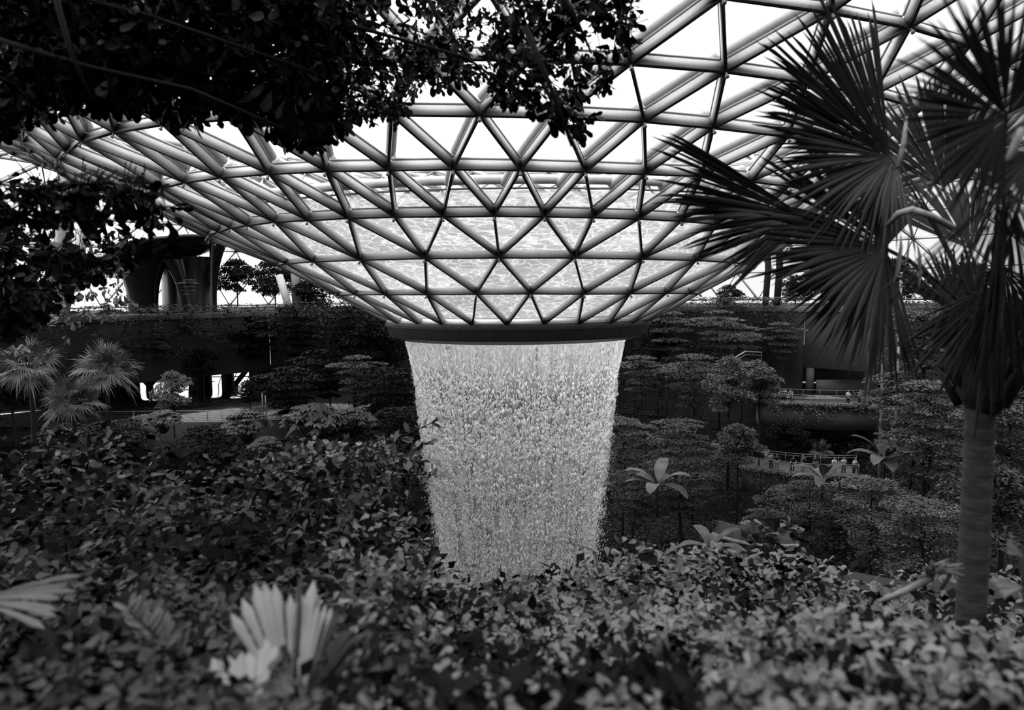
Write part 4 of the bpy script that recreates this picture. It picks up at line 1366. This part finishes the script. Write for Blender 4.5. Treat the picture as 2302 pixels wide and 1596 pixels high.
# pale fallen sheath by the palm trunk
r = empty('fallen_palm_sheath', tuple(at(2040, 1330, 4.6))); tag(r, 'pale fallen palm sheath sloping left from the foot of the palm trunk', 'palm sheath')
mb = MB(); mb.tube([at(1975, 1352, 4.5), at(2030, 1330, 4.6), at(2100, 1296, 4.7)], [.012, .022, .026], 8); mb.build('sheath', M_leaf_near, r, smooth=True, origin=tuple(r.location))
mb = MB()
for i in range(14):
    a = at(2095 + g.normal() * 12, 1295 + g.normal() * 10, 4.7)
    b = at(2080 + 90 * g.random(), 1255 + 60 * g.random(), 4.6)
    mb.tube([a, (a + b) / 2 + [0, 0, .02], b], [.012, .014, .004], 5)
mb.build('fibres', M_leaf_near, r, origin=tuple(r.location))
for (hx, hy, tx, ty, lab, Ml) in [(2300, 1320, 2235, 1318, 'bright leaf tuft at the right edge beside the foot of the trunk', M_pale_leaf), (2300, 1250, 2258, 1222, 'bright leaf tuft higher at the right edge beside the trunk', M_pale_leaf), (1500, 1500, 1480, 1440, 'small bright leaf standing out at the bottom centre right', M_pale_leaf), (1425, 1530, 1430, 1480, 'small bright leaf at the bottom, left of its brighter neighbour', M_leaf_near)]:
    pleated('pale_leaf', lab, (hx, hy), (tx, ty), 3.2, 5, .9, Ml, join=.9)

# ---------------------------------------------------------------- overhanging branches (top left)
YB = [(-100, 330), (0, 312), (50, 285), (110, 270), (190, 262), (240, 262), (330, 268), (370, 300), (420, 285), (480, 262), (560, 285), (600, 310), (650, 330), (690, 360), (730, 330), (790, 318), (850, 300), (895, 300), (930, 240), (1000, 240), (1040, 200), (1090, 215), (1130, 255), (1190, 265), (1240, 285), (1275, 330), (1310, 318), (1335, 262), (1365, 210), (1400, 130), (1430, 70), (1440, -100)]


M_twig = mat('twig_bark', .004, rough=.8, var=.4, scale=8, spec=.1)


def canopy(name, label, n, px0, px1, ymin, prob, leaf, Y0, Y1, M, g, yb=None, k=8, edge=30, branches=()):
    root = empty(name, tuple(at((px0 + px1) / 2, ymin, Y0))); tag(root, label, 'tree')
    org = tuple(root.location)
    fo, tw = MB(), MB()
    xs_, ys_ = zip(*(yb or YB))
    cnt = 0
    while cnt < n:
        px = px0 + (px1 - px0) * g.random(); lim = np.interp(px, xs_, ys_)
        py = ymin + (lim - edge - ymin) * g.random()
        if g.random() > prob(px, py): continue
        cnt += 1
        Y = Y0 + (Y1 - Y0) * g.random()
        c = at(px, py, Y)
        L_ = leaf * (.7 + .6 * g.random())
        ax = unit(np.array([g.normal() * .7 + .2, g.normal() * .5, -.55 + g.normal() * .45]))
        tw.tube([c - ax * L_ * 1.5 + [0, 0, L_ * .15], c - ax * L_ * .8, c], [.006, .005, .004], 4, caps=False)
        e1 = unit(np.cross(ax, [.2, 1, .1])); e2 = np.cross(ax, e1)
        th = g.random() * 6 + np.arange(k) * 2.4
        sp_ = .35 + g.random(k) * .6
        D = ax[None] * np.cos(sp_)[:, None] + (np.cos(th)[:, None] * e1 + np.sin(th)[:, None] * e2) * np.sin(sp_)[:, None]
        D[:, 2] -= .12
        put_leaves(fo, c + g.normal(size=(k, 3)) * L_ * .18, D, unit(g.normal(size=(k, 3)) + [0, -.6, .4]), L_ * (.55 + .65 * g.random(k)), OBOV, 1.0)
    for B in branches:
        P = [at(*q) for q in B]
        tw.tube(P, np.linspace(.03, .01, len(P)), 7)
    fo.build('foliage', M, root, origin=org); q_ = tw.build('twigs', M_twig, root, origin=org); q_['kind'] = 'stuff'
    return root


g = np.random.default_rng(41)
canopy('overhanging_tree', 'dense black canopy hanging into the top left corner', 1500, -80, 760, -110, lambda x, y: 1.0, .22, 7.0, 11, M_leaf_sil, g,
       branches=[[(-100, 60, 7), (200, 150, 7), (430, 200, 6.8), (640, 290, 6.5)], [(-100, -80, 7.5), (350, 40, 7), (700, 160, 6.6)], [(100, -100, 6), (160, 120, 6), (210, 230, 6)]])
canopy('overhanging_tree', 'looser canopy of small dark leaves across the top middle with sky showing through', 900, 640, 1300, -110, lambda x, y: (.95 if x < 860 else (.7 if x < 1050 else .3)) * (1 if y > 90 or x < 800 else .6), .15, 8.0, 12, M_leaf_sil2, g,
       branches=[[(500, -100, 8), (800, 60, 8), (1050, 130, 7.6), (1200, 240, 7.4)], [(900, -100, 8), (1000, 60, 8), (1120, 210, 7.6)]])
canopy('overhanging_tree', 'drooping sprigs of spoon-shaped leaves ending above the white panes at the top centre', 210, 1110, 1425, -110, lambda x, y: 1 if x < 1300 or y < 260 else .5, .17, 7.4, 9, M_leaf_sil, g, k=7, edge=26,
       branches=[[(1180, -110, 6), (1290, 30, 6), (1330, 120, 6)], [(1180, 60, 6), (1240, 200, 6), (1285, 330, 6)]])
# branch from the left
YB2 = [(-100, 540), (60, 540), (150, 515), (230, 505), (330, 520), (360, 540), (392, 500), (400, 460)]
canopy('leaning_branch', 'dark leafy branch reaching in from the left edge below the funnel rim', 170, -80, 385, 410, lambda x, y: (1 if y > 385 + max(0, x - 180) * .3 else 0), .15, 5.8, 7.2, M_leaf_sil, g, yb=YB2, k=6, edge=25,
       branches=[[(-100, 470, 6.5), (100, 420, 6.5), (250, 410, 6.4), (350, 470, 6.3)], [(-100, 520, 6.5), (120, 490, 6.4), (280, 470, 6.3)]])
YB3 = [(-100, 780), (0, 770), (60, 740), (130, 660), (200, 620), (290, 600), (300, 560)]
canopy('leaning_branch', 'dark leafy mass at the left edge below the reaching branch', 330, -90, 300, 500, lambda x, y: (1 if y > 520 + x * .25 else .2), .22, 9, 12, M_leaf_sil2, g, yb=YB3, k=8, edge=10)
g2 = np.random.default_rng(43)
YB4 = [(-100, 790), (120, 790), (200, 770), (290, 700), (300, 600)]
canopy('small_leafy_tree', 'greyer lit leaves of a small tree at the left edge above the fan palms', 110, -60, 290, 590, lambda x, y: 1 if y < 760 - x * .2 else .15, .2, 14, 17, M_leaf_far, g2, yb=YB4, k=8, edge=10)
# ---------------------------------------------------------------- the fan palm on the right
g = np.random.default_rng(77)
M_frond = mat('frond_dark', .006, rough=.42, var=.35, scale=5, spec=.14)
M_frond_lit = mat('frond_painted_light', .03, rough=.45, var=.35, scale=5, spec=.15)  # paler copy of the frond material, light put into the colour
M_trunk = mat('palm_trunk_bark', .04, rough=.9, var=.5, scale=7, bump=.5, stretch=(1, 1, 4))
M_old = mat('dry_petiole', .30, rough=.7, var=.3, scale=8)
KP = 1.4
foot = at(2196, 1480, 5.0 * KP)
palm = empty('fan_palm', tuple(foot)); tag(palm, 'large dark fan palm in the right foreground with fronds over the funnel', 'palm')
org = tuple(foot)
zs = [at(2196, py, 5.0 * KP) for py in (1480, 1310, 1150, 1000, 930)]
P = np.array(zs); P[:, 0] = np.linspace(P[:, 0].mean() - .01, P[:, 0].mean() + .012, len(P)) ; P[:, 1] = 5.0 * KP
TX = float(at(2196, 1100, 5 * KP)[0])
z0, z1 = float(P[0][2]), float(at(2196, 905, 5 * KP)[2])
mb = MB(); tz = np.linspace(z0, z1, 60)
rr = (.094 + .004 * np.sin(np.arange(60) * 1.6) + np.linspace(.008, 0, 60)) * KP
mb.tube(np.stack([np.full(60, TX), np.full(60, 5.0 * KP), tz], 1), rr, 20)
mb.build('trunk', M_trunk, palm, smooth=True, origin=org)
# fibrous crown shaft with old leaf bases
zc1 = float(at(2196, 720, 5 * KP)[2])
mb = MB(); tz = np.linspace(z1 - .1, zc1 + .05, 16)
mb.tube(np.stack([np.full(16, TX + .03), np.full(16, 5.0 * KP), tz], 1), np.interp(np.arange(16), [0, 3, 8, 15], [.14, .24, .27, .18]), 20)
for i in range(34):
    a = g.random() * 2 * PI; z = z1 - .05 + (zc1 - z1 + .05) * g.random()
    c = np.array([TX + .03 + .21 * math.cos(a), 5 * KP + .21 * math.sin(a), z])
    d = np.array([math.cos(a) * .5, math.sin(a) * .5, .9])
    mb.tube([c, c + d * .22, c + d * (.35 + .14 * g.random())], [.05, .04, .017], 6)
mb.build('crown_shaft', mat('leaf_base_fibre', .012, rough=.95, var=.6, scale=12, bump=.6), palm, origin=org)
crown = np.array([TX + .03, 5.0 * KP, float(at(2196, 760, 5 * KP)[2])])


def frond(hub, Y, tip, Yt, spread, nseg, droop, up, M=M_frond, cup=.08, split=.1, join=.52, jag=.16, rows=12, R=None, start=None, hang=0.0, wide=1.0, label=None, stalk=M_frond):
    kq = KP if Y > 4.4 else 1.0
    h = at(*hub, Y * kq); t_ = at(*tip, Yt * kq)
    R = R or np.linalg.norm(t_ - h)
    mb = MB(); mb.add(*fan_arrays(h, t_ - h, up, R, int(nseg * 1.35), spread, droop, join=join + (.1 if Y > 4.4 else .06), g=g, cup=cup, jag=jag, rows=rows, split=split, fold=.022, hang=hang, wide=wide * (1.3 if Y > 4.4 else 1.2)))
    o = mb.build('frond', M, palm, origin=tuple(h))
    s_ = crown if start is None else start
    mid = (s_ + h) / 2 + [0, 0, .12]
    mb = MB(); mb.tube([s_, (s_ + mid) / 2 + [0, 0, .05], mid, (mid + h) / 2 + [0, 0, .03], h], [.022, .017, .014, .012, .010], 7)
    q = mb.build('petiole', stalk, o, smooth=True, origin=tuple(h)); q.location = (0, 0, 0)
    return o


# A: big upper frond, B: blurred one at top right, C: left frond, D: drooping front frond
frond((2000, 352), 5.4, (1700, 235), 5.0, 2.9, 64, .06, (.1, -1, .35), cup=.06)
frond((2012, 350), 5.5, (1740, 350), 5.2, 2.2, 40, .14, (0, -.9, .6), cup=.1)
frond((2262, 262), 3.3, (2040, 60), 3.2, 4.2, 56, .10, (0, -1, .2), cup=.05)
frond((2262, 262), 3.35, (2330, 20), 3.2, 2.0, 30, .10, (0, -1, .2), cup=.05, M=M_frond_lit)
frond((1815, 490), 5.9, (1520, 462), 5.3, 1.15, 34, .05, (0, -.9, .5), cup=.03, jag=.2)
frond((1830, 492), 5.9, (1555, 520), 5.2, .7, 16, .14, (0, -.7, .8), cup=.1, jag=.25)
frond((1990, 556), 5.0, (1700, 520), 4.8, 2.2, 34, .10, (0, -.85, .5), cup=.08, split=.25)
frond((1988, 560), 5.0, (1790, 740), 4.7, 2.1, 38, .02, (0, -1, .2), cup=.05, split=.25, hang=.04)
frond((1990, 558), 5.05, (1990, 420), 5.2, 1.3, 12, .04, (0, -1, .0), cup=.03, split=.1, M=M_frond_lit)
frond((1992, 560), 5.05, (1975, 740), 5.0, .8, 12, .0, (0, -1, .2), cup=.03, jag=.3)
# hanging fronds behind at right, soft
frond((2262, 420), 3.6, (2140, 760), 3.7, 1.3, 26, .0, (0, -1, .1), M=M_frond_lit, cup=.05, join=.35, jag=.25, wide=.7)
frond((2272, 430), 3.7, (2290, 760), 3.8, 1.1, 20, .0, (0, -1, .1), M=M_frond, cup=.05, join=.35, jag=.25, wide=.8)
frond((2330, 340), 3.6, (2160, 420), 3.6, 2.0, 24, .1, (0, -.9, .4), M=M_frond, cup=.06)
frond((2180, 560), 5.2, (2040, 400), 5.8, 1.6, 24, .08, (0, -.8, .6), M=M_frond, cup=.06)
frond((2120, 420), 5.8, (2060, 180), 6.2, 2.2, 30, .05, (0, -1, .3), M=M_frond, cup=.06)
frond((2240, 640), 4.6, (2100, 860), 4.5, 1.2, 18, .0, (0, -1, .1), M=M_frond, cup=.06, jag=.3)
frond((2260, 600), 4.5, (2330, 880), 4.5, 1.6, 22, .0, (0, -1, .1), M=M_frond, cup=.06, jag=.3)
frond((2150, 700), 5.2, (2080, 560), 5.4, 1.8, 20, .05, (0, -.9, .5), M=M_frond, cup=.06)
# broken dry petiole and hanging bits
mb = MB(); mb.tube([at(2142, 512, 4.7 * KP), at(2095, 486, 4.6 * KP), at(2050, 471, 4.6 * KP), at(2020, 480, 4.7 * KP), at(1994, 508, 4.8 * KP)], [.034, .031, .034, .031, .02], 8)
o = mb.build('dry_petiole', M_old, palm, smooth=True, origin=org); o['label'] = 'pale dry bent leaf stalk'
mb = MB(); mb.tube([at(2038, 262, 4.8 * KP), at(2032, 320, 4.8 * KP), at(2020, 376, 4.8 * KP)], [.011, .024, .028], 7)
o = mb.build('dry_petiole', M_old, palm, smooth=True, origin=org); o['label'] = 'pale upright broken leaf stalk'
mb = MB(); mb.tube([at(2270, 360, 3.4), at(2285, 320, 3.4), at(2300, 290, 3.4)], .02, 7)
o = mb.build('dry_petiole', M_old, palm, smooth=True, origin=org)
for (x0, y0, x1, y1) in ((2025, 520, 2018, 640), (2060, 540, 2075, 650), (2042, 525, 2040, 600)):
    a, b = at(x0, y0, 4.7 * KP), at(x1, y1, 4.7 * KP)
    mb = MB(); put_leaves(mb, np.array([a]), np.array([b - a]), np.array([[0, -1., .1]]), np.linalg.norm(b - a), LANC, .28)
    mb.build('dry_leaflet', M_old, palm, origin=org)
mb = MB(); mb.tube([at(1995, 575, 4.95 * KP), at(2060, 672, 4.9 * KP)], [.010, .007], 6)
mb.build('bare_stalk', M_frond, palm, origin=org)
# trunk of a neighbouring dark tree behind the fronds
for (px_, r, lab) in ((1722, .45, 'thin dark tree trunk on the far deck seen between the left fronds'), (1748, .5, 'second dark tree trunk on the far deck, slightly right of the thin one')):
    p = at(px_, 600, 99); o = MB().tube([(p[0], 99, -2), (p[0] + .3, 99, 3), (p[0] + .1, 99, 9)], r, 8).build('tree_trunk', M_bark, origin=(p[0], 99, -2)); tag(o, lab, 'tree trunk')
# ---------------------------------------------------------------- onlookers on the walkways
M_skin = mat('skin', .32, rough=.6, var=.05)
M_white = mat('cloth_white', .75, rough=.9, var=.05)
M_grey = mat('cloth_grey', .3, rough=.9, var=.05)
M_black = mat('cloth_black', .012, rough=.9, var=.1)
M_denim = mat('cloth_denim', .06, rough=.9, var=.2)
M_lightt = mat('cloth_light_trousers', .38, rough=.9, var=.1)
M_hair = mat('hair_black', .008, rough=.5, var=.2)


def skinned(name, V, E, R, M, parent, root=0, levels=1):
    me = bpy.data.meshes.new(name); me.from_pydata([tuple(v) for v in V], E, []); me.update()
    o = bpy.data.objects.new(name, me); col.objects.link(o); o.parent = parent
    md = o.modifiers.new('skin', 'SKIN'); md.use_smooth_shade = True
    sv = me.skin_vertices[0].data if me.skin_vertices else None
    if sv is None:
        me.attributes  # layer is made by the modifier
    bpy.context.view_layer.objects.active = o
    if not me.skin_vertices:
        bpy.ops.object.mode_set(mode='OBJECT') if bpy.ops.object.mode_set.poll() else None
        bpy.ops.mesh.customdata_skin_add()
    for i, r in enumerate(R):
        me.skin_vertices[0].data[i].radius = (r, r)
    me.skin_vertices[0].data[root].use_root = True
    sb = o.modifiers.new('sub', 'SUBSURF'); sb.levels = levels; sb.render_levels = levels
    me.materials.append(M)
    return o


def person(loc, face, pose, top, bottom, label, long_hair=False, h=1.7, lean=0.0, group='onlookers on the walkways'):
    root = empty('person', tuple(loc), face)
    tag(root, label, 'person', group)
    k = h / 1.74; root.scale = (k, k, k)
    L = lean
    up = lambda z: -L * max(0, z - .92) * 1.0      # forward shift (towards -y) above the hips
    dz = lambda z: z - abs(L) * max(0, z - .92) * .25
    V = [(0, 0, .95), (0, up(1.14), dz(1.14)), (0, up(1.34), dz(1.34)), (0, up(1.47), dz(1.47)), (0, up(1.55) - .01, dz(1.56)), (0, up(1.66) - .015, dz(1.66)), (0, up(1.7), dz(1.73)), (0, up(1.62) - .10, dz(1.61))]
    R = [.135, .12, .135, .05, .06, .085, .06, .014]
    E = [(0, 1), (1, 2), (2, 3), (3, 4), (4, 5), (5, 6), (5, 7)]
    arms = {'rail': ((.27, -.14, 1.14), (.10, -.42, 1.06)), 'down': ((.23, .02, 1.12), (.24, -.06, .86)), 'phone': ((.26, -.12, 1.18), (.07, -.30, 1.50)), 'cross': ((.25, -.06, 1.13), (-.03, -.22, 1.16))}[pose]
    sh_top = []
    for s in (-1, 1):
        b = len(V)
        e, w_ = arms
        e = (e[0] * s, e[1] + up(1.2), dz(e[2])); w_ = (w_[0] * s, w_[1] + up(1.15), dz(w_[2]))
        s0 = (.17 * s, up(1.40), dz(1.39))
        d = Vector(w_) - Vector(e); d.normalize()
        palm = Vector(w_) + d * .07
        V += [s0, e, w_, tuple(palm)]; R += [.06, .042, .03, .034]
        E += [(2, b), (b, b + 1), (b + 1, b + 2), (b + 2, b + 3)]
        sh_top.append((b, b + 1))
        side = d.cross(Vector((0, 0, 1)));
        if side.length < .2: side = Vector((1, 0, 0))
        side.normalize()
        for fi in range(5):
            if fi == 4:
                q0 = palm - d * .02 + side * .045 * s; q1 = q0 + (d * .6 + side * .8 * s).normalized() * .045; ln = 0
            else:
                q0 = palm + d * (.035 + .006 * (1.5 - abs(fi - 1.5))) + side * (.024 * (fi - 1.5)); q1 = q0 + d * (.055 + .012 * (1.5 - abs(fi - 1.5))) + Vector((0, 0, -.012 * (fi + 1) * .5))
            c = len(V); V += [tuple(q0), tuple(q1)]; R += [.0095, .0075]; E += [(b + 3, c), (c, c + 1)]
    legs = []
    for s in (-1, 1):
        b = len(V)
        V += [(.10 * s, .0, .86), (.11 * s, -.03, .49), (.12 * s, .03, .10), (.13 * s, -.13, .04)]; R += [.088, .056, .038, .035]
        E += [(0, b), (b, b + 1), (b + 1, b + 2), (b + 2, b + 3)]; legs.append(b)
    skinned('body', V, E, R, M_skin, root)
    # shirt with short sleeves
    sv = [V[0], V[1], V[2], (V[3][0], V[3][1], V[3][2] - .05)]; sr_ = [.155, .14, .155, .07]; se = [(0, 1), (1, 2), (2, 3)]
    for (a, b) in sh_top:
        m_ = Vector(V[a]).lerp(Vector(V[b]), .75); c = len(sv)
        sv += [V[a], tuple(m_)]; sr_ += [.078, .068]; se += [(2, c), (c, c + 1)]
    skinned('shirt', sv, se, sr_, top, root)
    tv = [(0, 0, .95)]; tr_ = [.148]; te = []
    for b in legs:
        c = len(tv); tv += [V[b], V[b + 1], (V[b + 2][0], V[b + 2][1], .14)]; tr_ += [.104, .076, .062]; te += [(0, c), (c, c + 1), (c + 1, c + 2)]
    skinned('trousers', tv, te, tr_, bottom, root)
    hc = (0, up(1.68) + .018, dz(1.68) + .005)
    hv = [hc, (0, hc[1] + .03, hc[2] - .07)]; hr = [.098, .08]; he = [(0, 1)]
    if long_hair: hv.append((0, hc[1] + .05, hc[2] - .24)); hr.append(.07); he.append((1, 2))
    skinned('hair', hv, he, hr, M_hair, root)
    sv = []; mbf = MB()
    for s in (-1, 1):
        c = np.array([.03 * s, up(1.66) - .094, dz(1.66)])
        mbf.tube([c + [-.012, 0, 0], c + [0, -.006, 0], c + [.012, 0, 0]], [.003, .007, .003], 5)
    mbf.tube([(-.02, up(1.58) - .076, dz(1.585)), (0, up(1.58) - .083, dz(1.583)), (.02, up(1.58) - .076, dz(1.585))], .005, 5)
    mbf.build('facial_features', M_hair, root)
    return root


def t_at(place, px, back):
    ts = np.linspace(0, 1, 201)
    xs = [pix(place(t, back))[0] for t in ts]
    return float(np.interp(px, xs, ts))


PP = [(place1, 1748, .85, 1, 'rail', M_white, M_denim, 'person in a white shirt bending far over the upper rail, leftmost there', 0, .55),
      (place1, 1762, .85, -.3, 'rail', M_white, M_black, 'person in white standing between two bending people on the upper walkway', 0, .15),
      (place1, 1780, .85, -.9, 'rail', M_grey, M_denim, 'person in grey bending over the upper rail towards the left', 0, .5),
      (place1, 1906, .85, .05, 'cross', M_white, M_black, 'person with long dark hair, white top and black trousers on the upper walkway', 1, 0),
      (place1, 1932, .9, .35, 'cross', M_white, M_black, 'rightmost person on the upper walkway, in a white top, looking sideways', 0, .1),
      (place2, 1733, .9, .1, 'phone', M_grey, M_black, 'person in a grey top and black trousers, leftmost at the lower front rail', 0, 0),
      (place2, 1746, .85, -.4, 'rail', M_black, M_grey, 'person in a black jacket and pale skirt beside the leftmost one, lower walkway', 1, .25),
      (place2, 1781, .85, 0, 'rail', M_black, M_black, 'person all in black leaning with both bare arms on the lower rail', 0, .3),
      (place2, 1804, .95, .15, 'phone', M_black, M_lightt, 'person in a black top and light trousers holding hands up to the face', 0, 0),
      (place2, 1831, .95, .3, 'cross', M_black, M_denim, 'person in a black top with folded arms, middle of the lower walkway', 1, 0),
      (place2, 1875, .9, 0, 'phone', M_white, M_lightt, 'person in a white top raising both hands, lower walkway near the paddle leaves', 1, 0),
      (place2, 1896, .9, 0, 'phone', M_white, M_denim, 'broad person in a white top raising both hands, right of the similar one', 0, 0),
      (place2, 1919, .9, .5, 'rail', M_white, M_denim, 'rightmost person on the lower walkway, in white, half hidden by leaves', 0, .15),
      (place2, 1723, 3.4, 2.4, 'down', M_white, M_lightt, 'person in white walking by at the back of the lower walkway, left end', 0, 0),
      (place3, 1670, .9, .2, 'down', M_white, M_lightt, 'person in white on the lowest walkway, left of the pair', 0, 0),
      (place3, 1679, 1.3, -.2, 'down', M_white, M_grey, 'person in white on the lowest walkway, right of the pair', 0, 0),
      (place3, 1709, .9, 0, 'down', M_white, M_denim, 'blurred person in white alone on the lowest walkway', 0, 0)]
for (pl, px_, back, fc_, pose, top, bot_, lab, lh, ln) in PP:
    t = t_at(pl, px_, back)
    person(pl(t, back), fc_, pose, top, bot_, lab, bool(lh), lean=ln, h=1.66 + rnd.random() * .12)
